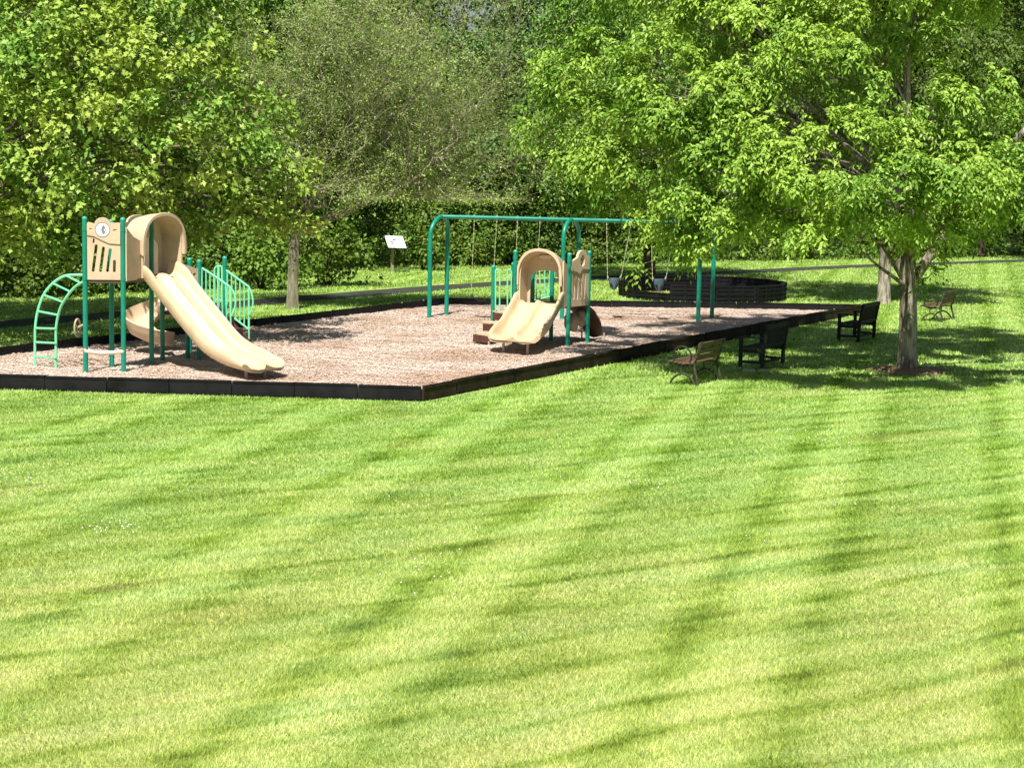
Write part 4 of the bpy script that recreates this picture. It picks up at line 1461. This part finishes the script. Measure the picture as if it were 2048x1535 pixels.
def lob(lst):
    """lobes given as (picture x, picture y, distance, radius, half height)."""
    out = []
    for (x, y, Y, rx, rz) in lst:
        p_ = at(x, y, Y)
        out.append((p_.x, p_.y, p_.z, rx, rz))
    return out


def cloud(c, R, H, n, r0, r1, seed, zmin=0.8):
    """Random lobes filling an ellipsoidal crown."""
    rr = random.Random(seed)
    out = []
    while len(out) < n:
        d = V((rr.gauss(0, 1), rr.gauss(0, 1), rr.gauss(0, 1))).normalized() * (rr.random() ** 0.4)
        r_ = rr.uniform(r0, r1)
        z = c[2] + d.z * H
        if z < zmin:
            continue
        out.append((c[0] + d.x * R, c[1] + d.y * R, z, r_, r_ * rr.uniform(0.6, 0.85)))
    return out


# left maple: trunk just outside the picture on the left
ml = []
for row in ((-40, 470, 40.5, 1.3, .9), (60, 490, 39.5, 1.1, .75), (150, 470, 39.6, .9, .6), (110, 520, 39.3, .6, .4), (175, 505, 39.2, .45, .4), (20, 440, 39, 1.1, .9), (250, 420, 40, 1.1, .8), (330, 440, 41, 1.0, .7),
            (380, 400, 40.5, 1.1, .8), (450, 440, 41.5, .8, .5), (520, 420, 41, .85, .55), (580, 440, 41.2, .6, .42), (560, 370, 40.8, .85, .6), (610, 335, 41, .42, .35), (480, 350, 40, 1.0, .8), (540, 290, 40.3, .75, .6), (520, 220, 41, .6, .55),
            (430, 290, 39.4, 1.05, .8), (330, 330, 38.8, 1.2, .9), (220, 340, 38.4, 1.2, .9), (100, 370, 38.2, 1.2, .9), (-20, 350, 38.2, 1.3, 1.0), (30, 250, 38.3, 1.2, .9), (150, 240, 38, 1.2, .9), (270, 220, 38.4, 1.15, .9),
            (380, 200, 39.2, 1.0, .8), (450, 190, 40.6, .9, .7), (470, 110, 41.8, .85, .8), (360, 100, 39.8, 1.0, .85), (250, 110, 38.8, 1.1, .9), (130, 110, 38.6, 1.2, .9), (10, 120, 38.5, 1.3, 1.0), (60, 20, 39, 1.3, 1.0), (190, 10, 39.2, 1.2, .9),
            (300, 20, 39.8, 1.1, .9), (400, 20, 41.2, 1.0, .9), (450, -40, 42.2, 1.0, .9), (330, -80, 41, 1.3, 1.0), (180, -90, 40.5, 1.4, 1.1), (30, -90, 40, 1.5, 1.2), (-100, 250, 39.5, 1.5, 1.2), (-120, 60, 40, 1.6, 1.3), (-150, 420, 41, 1.4, 1.0),
            (300, 470, 42.8, 1.0, .6), (200, 440, 42.6, 1.2, .8), (60, 430, 43, 1.4, .9), (400, 330, 43.2, 1.4, 1.0), (250, 260, 43, 1.6, 1.2), (80, 250, 43.5, 1.7, 1.3), (330, 120, 43.4, 1.6, 1.3), (100, 60, 43.5, 1.8, 1.4), (470, 250, 43.2, 1.1, .9)):
    ml.append(row)
tree('maple_tree', (-12.9, 42.3), 0.26, 9.2, 1.9, lob(ml) + cloud((-12.4, 43.2, 8.6), 4.6, 1.6, 20, 1.2, 1.7, 61, 6.9) + cloud((-14.0, 42.5, 5.5), 2.6, 3.2, 16, 1.2, 1.7, 62, 2.6) + cloud((-11.8, 46.0, 6.6), 3.2, 2.2, 20, 1.2, 1.6, 63, 3.2), 'maple', 0.138, 150, M['maple'], M['bark2'], 'broad yellow green maple with star shaped leaves overhanging the tall play structure', seed=3, twigs=3, droop=0.42, limb_r=0.22, spread=0.17, mcf=10)  # cloud lobes above and behind are out of view, added to shade the grass

# right front ash
ar = []
for row in ((1130, 160, 37.6, .8, .6), (1095, 275, 37.8, .55, .4), (1160, 240, 37.2, .8, .6), (1200, 120, 38.2, .9, .7), (1250, 210, 36.6, .95, .65), (1180, 330, 37.6, .75, .5), (1270, 320, 36.8, .85, .55), (1320, 130, 37, 1.0, .7), (1230, 410, 38, .5, .35),
            (1350, 250, 36.2, .95, .65), (1420, 170, 36, .95, .65), (1390, 340, 35.6, .8, .5), (1500, 60, 36.6, 1.0, .8), (1400, 50, 37.4, 1.0, .8), (1560, 150, 35.4, 1.0, .6), (1620, 110, 35.6, .9, .6), (1520, 230, 35.2, .8, .5), (1700, 140, 35.8, .9, .7), (1780, 190, 35.6, .9, .6),
            (1450, 420, 35, .75, .45), (1380, 445, 35.6, .7, .46), (1440, 470, 35.2, .6, .4), (1500, 330, 34.9, .75, .5), (1300, 250, 36.0, .8, .55), (1440, 300, 35.4, .75, .5), (1350, 180, 36.2, .8, .6), (1680, 270, 34.6, .8, .55), (1350, 490, 36.2, .42, .30), (1300, 500, 36.8, .35, .3), (1283, 540, 36.9, .22, .28), (1420, 500, 35.8, .6, .36), (1380, 525, 36.6, .4, .25), (1540, 380, 34.4, .8, .5), (1520, 470, 34.8, .8, .45), (1600, 330, 34.6, .8, .5),
            (1640, 420, 34, .85, .5), (1600, 480, 34.4, .75, .4), (1720, 390, 33.8, .85, .5), (1700, 465, 34.2, .7, .38), (1800, 360, 34, .85, .55), (1800, 440, 33.8, .85, .42), (1850, 480, 34.4, .55, .36), (1880, 400, 34, .9, .55), (1880, 300, 34.8, .9, .6), (1960, 330, 35.2, .8, .6), (1960, 420, 34.8, .85, .5),
            (2040, 420, 35.6, .9, .6), (2030, 300, 36.4, .7, .6), (1850, 210, 35.8, .8, .6), (2090, 460, 36.5, 1.0, .6), (2060, 520, 37, .3, .25), (1880, 560, 37.6, .28, .2), (1840, 520, 37.2, .4, .25), (1600, 40, 37, 1.1, .9), (1720, 40, 37.4, 1.1, .9), (1820, 90, 37.6, 1.0, .8),
            (1600, -70, 38.5, 1.4, 1.1), (1450, -60, 38.8, 1.3, 1.0), (1750, -70, 38.8, 1.4, 1.1), (1320, -40, 39, 1.2, 1.0), (1880, -10, 39, 1.2, 1.0), (1980, 180, 38, 1.0, .9),
            (1450, 250, 41, 1.4, 1.0), (1350, 350, 41.5, 1.1, .8), (1600, 280, 42.5, 1.4, 1.0), (1750, 280, 42, 1.4, 1.0), (1900, 330, 41.6, 1.3, .9), (1560, 420, 41.8, 1.1, .7), (1250, 260, 40.5, 1.0, .8), (1700, 420, 43, 1.2, .7), (1850, 440, 42, 1.1, .7), (1650, 130, 42.5, 1.6, 1.2), (1450, 100, 42, 1.5, 1.2), (2000, 380, 41, 1.2, .8)):
    ar.append(row)
ar = [(x, y - (26 if 380 < y < 530 else 12 if y >= 530 else 8), Y, q * (0.92 if Y < 39.5 else 0.8), z * (0.66 if Y < 39.5 else 0.7)) for (x, y, Y, q, z) in ar]
tree('ash_tree', (8.08, 38.62), 0.195, 8.6, 2.05, lob(ar) + cloud((6.6, 40.4, 8.9), 5.2, 1.1, 30, 1.2, 1.7, 71, 7.4) + lob([(1905, 425, 36.4, .62, .34), (1940, 390, 36.6, .7, .4), (1870, 462, 36.6, .5, .26), (1930, 455, 36.8, .45, .24), (1368, 440, 36.0, .5, .3), (1332, 448, 36.4, .34, .22), (1400, 470, 36.0, .45, .28), (1600, 330, 34.4, .7, .4), (1560, 290, 34.8, .7, .4)]), 'ash', 0.112, 250, M['ash'], M['bark'], 'large bright green tree with forked pale trunk and drooping leaves beside the benches', lean=(-0.35, -0.2), droop=0.22, seed=5, twigs=4, limb_r=0.17, limbs=(([(8.06, 38.6, 1.75), (7.72, 38.5, 2.25), (7.1, 38.3, 3.1), (6.2, 38.1, 4.3), (5.2, 38.0, 5.4)], 0.13, 0.05), ([(8.06, 38.6, 1.75), (8.36, 38.5, 2.3), (8.85, 38.4, 3.1), (9.6, 38.2, 4.3), (10.4, 38.0, 5.3)], 0.12, 0.05), ([(8.0, 38.5, 1.7), (7.62, 38.2, 1.95), (7.3, 38.0, 2.15), (6.9, 37.8, 2.45)], 0.05, 0.02)), spread=0.125, mcf=7, shell=0.66)  # cloud lobes lie above the view, added to deepen the shade below

# second ash behind it
tree('ash_tree', (11.16, 57.2), 0.195, 9.0, 2.5, cloud((10.7, 57.8, 6.9), 4.4, 3.1, 44, 1.0, 1.5, 21, 3.7), 'ash', 0.16, 75, M['wood3'], M['bark'], 'shaded tree with pale trunk standing behind the forked tree and the black bench', seed=6, twigs=4)
# tree behind the ring
tb = lob([(1295, 360, 66, 1.6, .9), (1200, 330, 65, 1.5, 1.0), (1120, 260, 65.5, 1.5, 1.1), (1240, 220, 65, 1.7, 1.2), (1360, 300, 65, 1.6, 1.1), (1420, 380, 65.5, 1.5, .9), (1160, 150, 66, 1.7, 1.2), (1290, 110, 66, 1.8, 1.4), (1400, 180, 66, 1.8, 1.3), (1480, 300, 66.5, 1.6, 1.1), (1230, 400, 66.5, 1.1, .6), (1340, 420, 66, 1.1, .6), (1150, 370, 66.4, 1.1, .7), (1070, 330, 66.5, 1.0, .7), (1300, 0, 67, 2, 1.5), (1180, 50, 67.2, 1.6, 1.3), (1420, 60, 67, 1.9, 1.4), (1300, 250, 68.5, 2, 1.5), (1200, 250, 68.5, 1.8, 1.4), (1400, 260, 68.5, 1.8, 1.4)])
tree('ash_tree', (4.75, 66.5), 0.2, 10, 2.3, tb, 'ash', 0.18, 60, M['ash2'], M['darkbark'], 'green tree with dark V shaped fork standing behind the round black pit', seed=8, twigs=5)


# fine grey tree: many arching bare twigs with tiny leaves
def fine_tree(base, label):
    rng = np.random.default_rng(17)
    rr = random.Random(9)
    t_ = thing('locust_tree', (base[0], base[1], 0), label, 'tree')
    tr, tw = MB(), MB()
    top_z = 2.0
    trunk = [V((base[0], base[1], -0.1)), V((base[0], base[1], 0.25)), V((base[0] + 0.01, base[1], 0.9)), V((base[0] + 0.03, base[1], 1.6)), V((base[0] + 0.06, base[1], 2.1))]
    tr.tube(trunk, [0.21, 0.165, 0.145, 0.14, 0.13], 12)
    tipsP, tipsD = [], []

    def grow(p, d, length, rad, level):
        n_ = 6
        pts, q = [p], p.copy()
        dd = d.copy()
        for k in range(n_):
            dd = (dd + V((rr.gauss(0, 0.13), rr.gauss(0, 0.13), rr.gauss(0.02, 0.10)))).normalized()
            q = q + dd * (length / n_)
            lowest = 1.75 + min(1.25, 0.55 * math.hypot(q.x - base[0], q.y - base[1]))
            if q.z < lowest:
                q.z = lowest + rr.random() * 0.1
            pts.append(q.copy())
        rads = [rad * (1 - 0.65 * k / n_) for k in range(n_ + 1)]
        (tr if level < 2 else tw).tube(pts, rads, 6 if level < 2 else 3, cap=False)
        if level >= 2:
            for k in range(2, n_ + 1):
                for _ in range(11 if level == 3 else 5):
                    tipsP.append(pts[k] + V((rr.gauss(0, .07), rr.gauss(0, .07), rr.gauss(0, .07))))
                    tipsD.append(dd + V((rr.gauss(0, .6), rr.gauss(0, .6), rr.gauss(-0.1, .5))))
        if level == 3:
            return
        for k in range({0: 9, 1: 9, 2: 7}[level]):
            i = rr.randint(1 if level == 0 else 1, n_)
            side = V((rr.gauss(0, 1), rr.gauss(0, 1), rr.gauss(0.15, 0.7))).normalized()
            nd = (dd * 0.75 + side * 0.8).normalized()
            grow(pts[i], nd, length * rr.uniform(0.42, 0.66), max(0.005, rads[i] * 0.56), level + 1)
    dirs_ = [(0.85, -0.2, 0.35), (0.9, 0.3, 0.6), (0.55, -0.4, 0.75), (0.25, 0.3, 0.95), (-0.15, -0.3, 0.95), (-0.45, 0.1, 0.8), (0.6, 0.5, 0.55), (0.75, -0.45, 0.5), (0.05, 0.1, 1.0), (-0.7, -0.2, 0.65), (0.95, 0.05, 0.22), (0.4, -0.1, 0.95)]
    for i, d in enumerate(dirs_):
        st = trunk[-1] + V((0, 0, -0.15 + 0.09 * i))
        dv = V(d).normalized()
        grow(st, dv, rr.uniform(3.4, 4.4) * (0.85 if d[0] < 0 else 1.42 if d[0] > 0.5 else 1.1), 0.062, 0)
    for mb_ in (tr, tw):
        mb_.v = [(v[0], base[1] + (v[1] - base[1]) * 0.55, v[2]) for v in mb_.v]
    tr.build('trunk', M['locustbark'], t_)
    tw.build('twigs', M['twig'], t_)
    P_ = np.array([tuple(q) for q in tipsP])
    P_[:, 1] = base[1] + (P_[:, 1] - base[1]) * 0.55
    D_ = np.array([tuple(q) for q in tipsD])
    if len(P_) > 115000:
        k = rng.choice(len(P_), 115000, replace=False)
        P_, D_ = P_[k], D_[k]
    vv = scatter(LEAF, P_, D_, np.array([[0, 0, 1.0]]) + rng.normal(size=(len(P_), 3)) * 0.5, rng.uniform(0.045, 0.095, len(P_)))
    link_mesh('crown', crown_mesh(vv, 'ash'), M['fine'], t_)


fine_tree((-5.98, 51.3), 'grey olive tree with fine twigs and short stout trunk left of the white sign')

# woodland behind: every tree its own crown and trunk
WG = 'woodland trees behind the lawn'
wt = [
    (-60, 60, 12, 'wood1', 'dark green woodland tree at the far left behind the maple', 0.9), (230, 64, 12, 'wood1', 'dark woodland tree behind the slotted front panel of the tall structure', 0.9),
    (470, 68, 13, 'wood1', 'deep green woodland tree between the maple and the twiggy grey tree', 0.9), (660, 76, 13, 'wood3', 'olive woodland tree directly behind the twiggy grey tree', 1.0),
    (830, 80, 12.5, 'wood3', 'olive woodland tree above the white information board, left of the sky gap', 0.9), (1025, 76, 11.8, 'wood2', 'cool green woodland tree right of the sky gap', 0.85),
    (1120, 88, 14, 'wood2', 'blue green woodland tree rising beyond the tree with the V shaped fork', 1.0), (1430, 88, 14.5, 'wood1', 'tall woodland tree behind the round black pit', 1.0),
    (1620, 90, 15, 'wood3', 'dark olive woodland tree behind the forked tree crown', 1.0), (1800, 92, 15, 'wood3', 'brownish woodland tree behind the two pale trunks', 1.0),
    (1960, 88, 14, 'wood3', 'dark woodland tree with bare grey twigs at the far right', 1.0), (2110, 90, 15, 'wood1', 'woodland tree at the right picture edge beyond the slatted bench', 1.0)]
for i, (px, Y, H, mt_, lb, sc_) in enumerate(wt):
    b = at(px, 520, Y)
    R = 4.0 * sc_
    tree('woodland_tree', (b.x, b.y), 0.22, H * 0.9, 3.0, cloud((b.x, b.y, H * 0.55), R, H * 0.44, 36, 1.4, 2.2, 100 + i, 1.4), 'broad', 0.175, 72, M[mt_], M['darkbark'], lb, group=WG, seed=40 + i, twigs=3, tw_r=0.02, shell=0.55)

# one mass of trees further off
fl = []
rr = random.Random(5)
for k in range(170):
    px = rr.uniform(-120, 2170)
    Y = rr.uniform(98, 112)
    ymin = -60
    if 880 < px < 990:
        y = rr.uniform(150, 480)
    else:
        y = rr.uniform(ymin, 480)
    fl.append((px, y, Y, rr.uniform(2.2, 3.2), rr.uniform(1.8, 2.4)))
fv, _ = foliage(lob(fl), 'broad', 0.38, 20, (0, 140), np.random.default_rng(77), 0.3, 0.5)
tag(link_mesh('distant_woods', crown_mesh(fv, 'broad'), M['wood2']), 'far mass of woods closing the view behind the trees', 'woods', kind='stuff')

# undergrowth along the wood edge
HL = [(-19, 44.5), (-13.94, 51.8), (-10.85, 55.6), (-8.3, 60.2), (-5.9, 70.4), (-0.53, 72.2), (4.5, 75.5), (9.73, 79.6), (16.5, 84), (23.4, 89), (30, 93)]
hp = smooth_path([V((q[0], q[1], 0)) for q in HL], 6)
hl = []
for i, q in enumerate(hp):
    tg = (hp[min(i + 1, len(hp) - 1)] - hp[max(i - 1, 0)]).normalized()
    nr = V((-tg.y, tg.x, 0))
    if nr.y < 0:
        nr = -nr
    for k in range(2):
        r_ = rr.uniform(0.6, 0.95)
        c = q + nr * (0.8 + rr.uniform(-0.1, 0.35)) + tg * rr.uniform(-0.6, 0.6)
        hl.append((c.x, c.y, rr.uniform(0.35, 0.6), r_, r_ * 0.75))
    for k in range(2):
        r_ = rr.uniform(0.9, 1.3)
        c = q + nr * rr.uniform(1.4, 2.2) + tg * rr.uniform(-0.8, 0.8)
        hl.append((c.x, c.y, rr.uniform(1.1, 1.9), r_, r_ * 0.75))
    for k in range(3):
        r_ = rr.uniform(1.2, 1.8)
        c = q + nr * rr.uniform(2.8, 4.6) + tg * rr.uniform(-1, 1)
        hl.append((c.x, c.y, rr.uniform(1.6, 4.2), r_, r_ * 0.8))
fv, _ = foliage(hl, 'broad', 0.14, 125, (0, 160), np.random.default_rng(78), 0.35, 0.5)
fv[:, 2] = np.maximum(fv[:, 2], 0.01)
tag(link_mesh('undergrowth', crown_mesh(fv, 'broad'), M['hedge']), 'dense mixed shrubs running along the edge of the woods', 'undergrowth', kind='stuff')


def shrub(px, py, Y, rad, hgt, label, mat, seed):
    b = at(px, py, Y)
    rr_ = random.Random(seed)
    t_ = thing('shrub', (b.x, b.y, 0), label, 'shrub', 'shrubs at the wood edge')
    lb_ = []
    for k in range(9):
        a = rr_.uniform(0, 6.28)
        d = rr_.uniform(0.2, 0.75) * rad
        r_ = rad * rr_.uniform(0.4, 0.62)
        lb_.append((b.x + d * math.cos(a), b.y + d * math.sin(a), (0.22 + 0.08 * k) * hgt, r_, r_ * 0.85))
    v_, tips = foliage(lb_, 'broad', 0.15, 130, (b.x, b.y), np.random.default_rng(seed), 0.35, 0.5)
    v_[:, 2] = np.maximum(v_[:, 2], 0.01)
    st = MB()
    for (c, Pp) in tips:
        st.tube(bez((b.x, b.y, -0.05), (b.x + (c[0] - b.x) * 0.3, b.y + (c[1] - b.y) * 0.3, c[2] * 0.7), c, 5), [0.03, 0.025, 0.02, 0.014, 0.008], 5)
    st.build('stems', M['darkbark'], t_)
    link_mesh('foliage', crown_mesh(v_, 'broad'), mat, t_)


shrub(655, 565, 60.5, 1.55, 1.9, 'rounded bright green shrub right of the stout grey trunk', M['hedge'], 1)
shrub(520, 578, 58.5, 1.3, 1.7, 'leafy shrub left of the stout grey trunk, behind the stair rails', M['wood1'], 2)
shrub(845, 541, 70.0, 1.1, 1.6, 'shrub standing between the white board and the swing frame', M['hedge'], 4)

# litter ring round the front trunk
vs = []
for k in range(28):
    a = 2 * math.pi * k / 28
    rr_ = 0.85 + 0.12 * math.sin(3 * a) + random.uniform(-0.05, 0.05)
    vs.append(V((8.12 + rr_ * math.cos(a), 38.5 + rr_ * 0.8 * math.sin(a), 0.008)))
mb = MB()
inner = [V((8.08 + (q.x - 8.08) * 0.3, 38.6 + (q.y - 38.6) * 0.3, 0.10)) for q in vs]
midr = [V((8.08 + (q.x - 8.08) * 0.65, 38.6 + (q.y - 38.6) * 0.65, 0.075 + random.uniform(-0.015, 0.015))) for q in vs]
mb.loft([vs, midr, inner], caps=False)
tag(mb.build('bark_litter', M['litter'], None), 'brown ring of bark mulch around the forked trunk', 'mulch', kind='stuff')
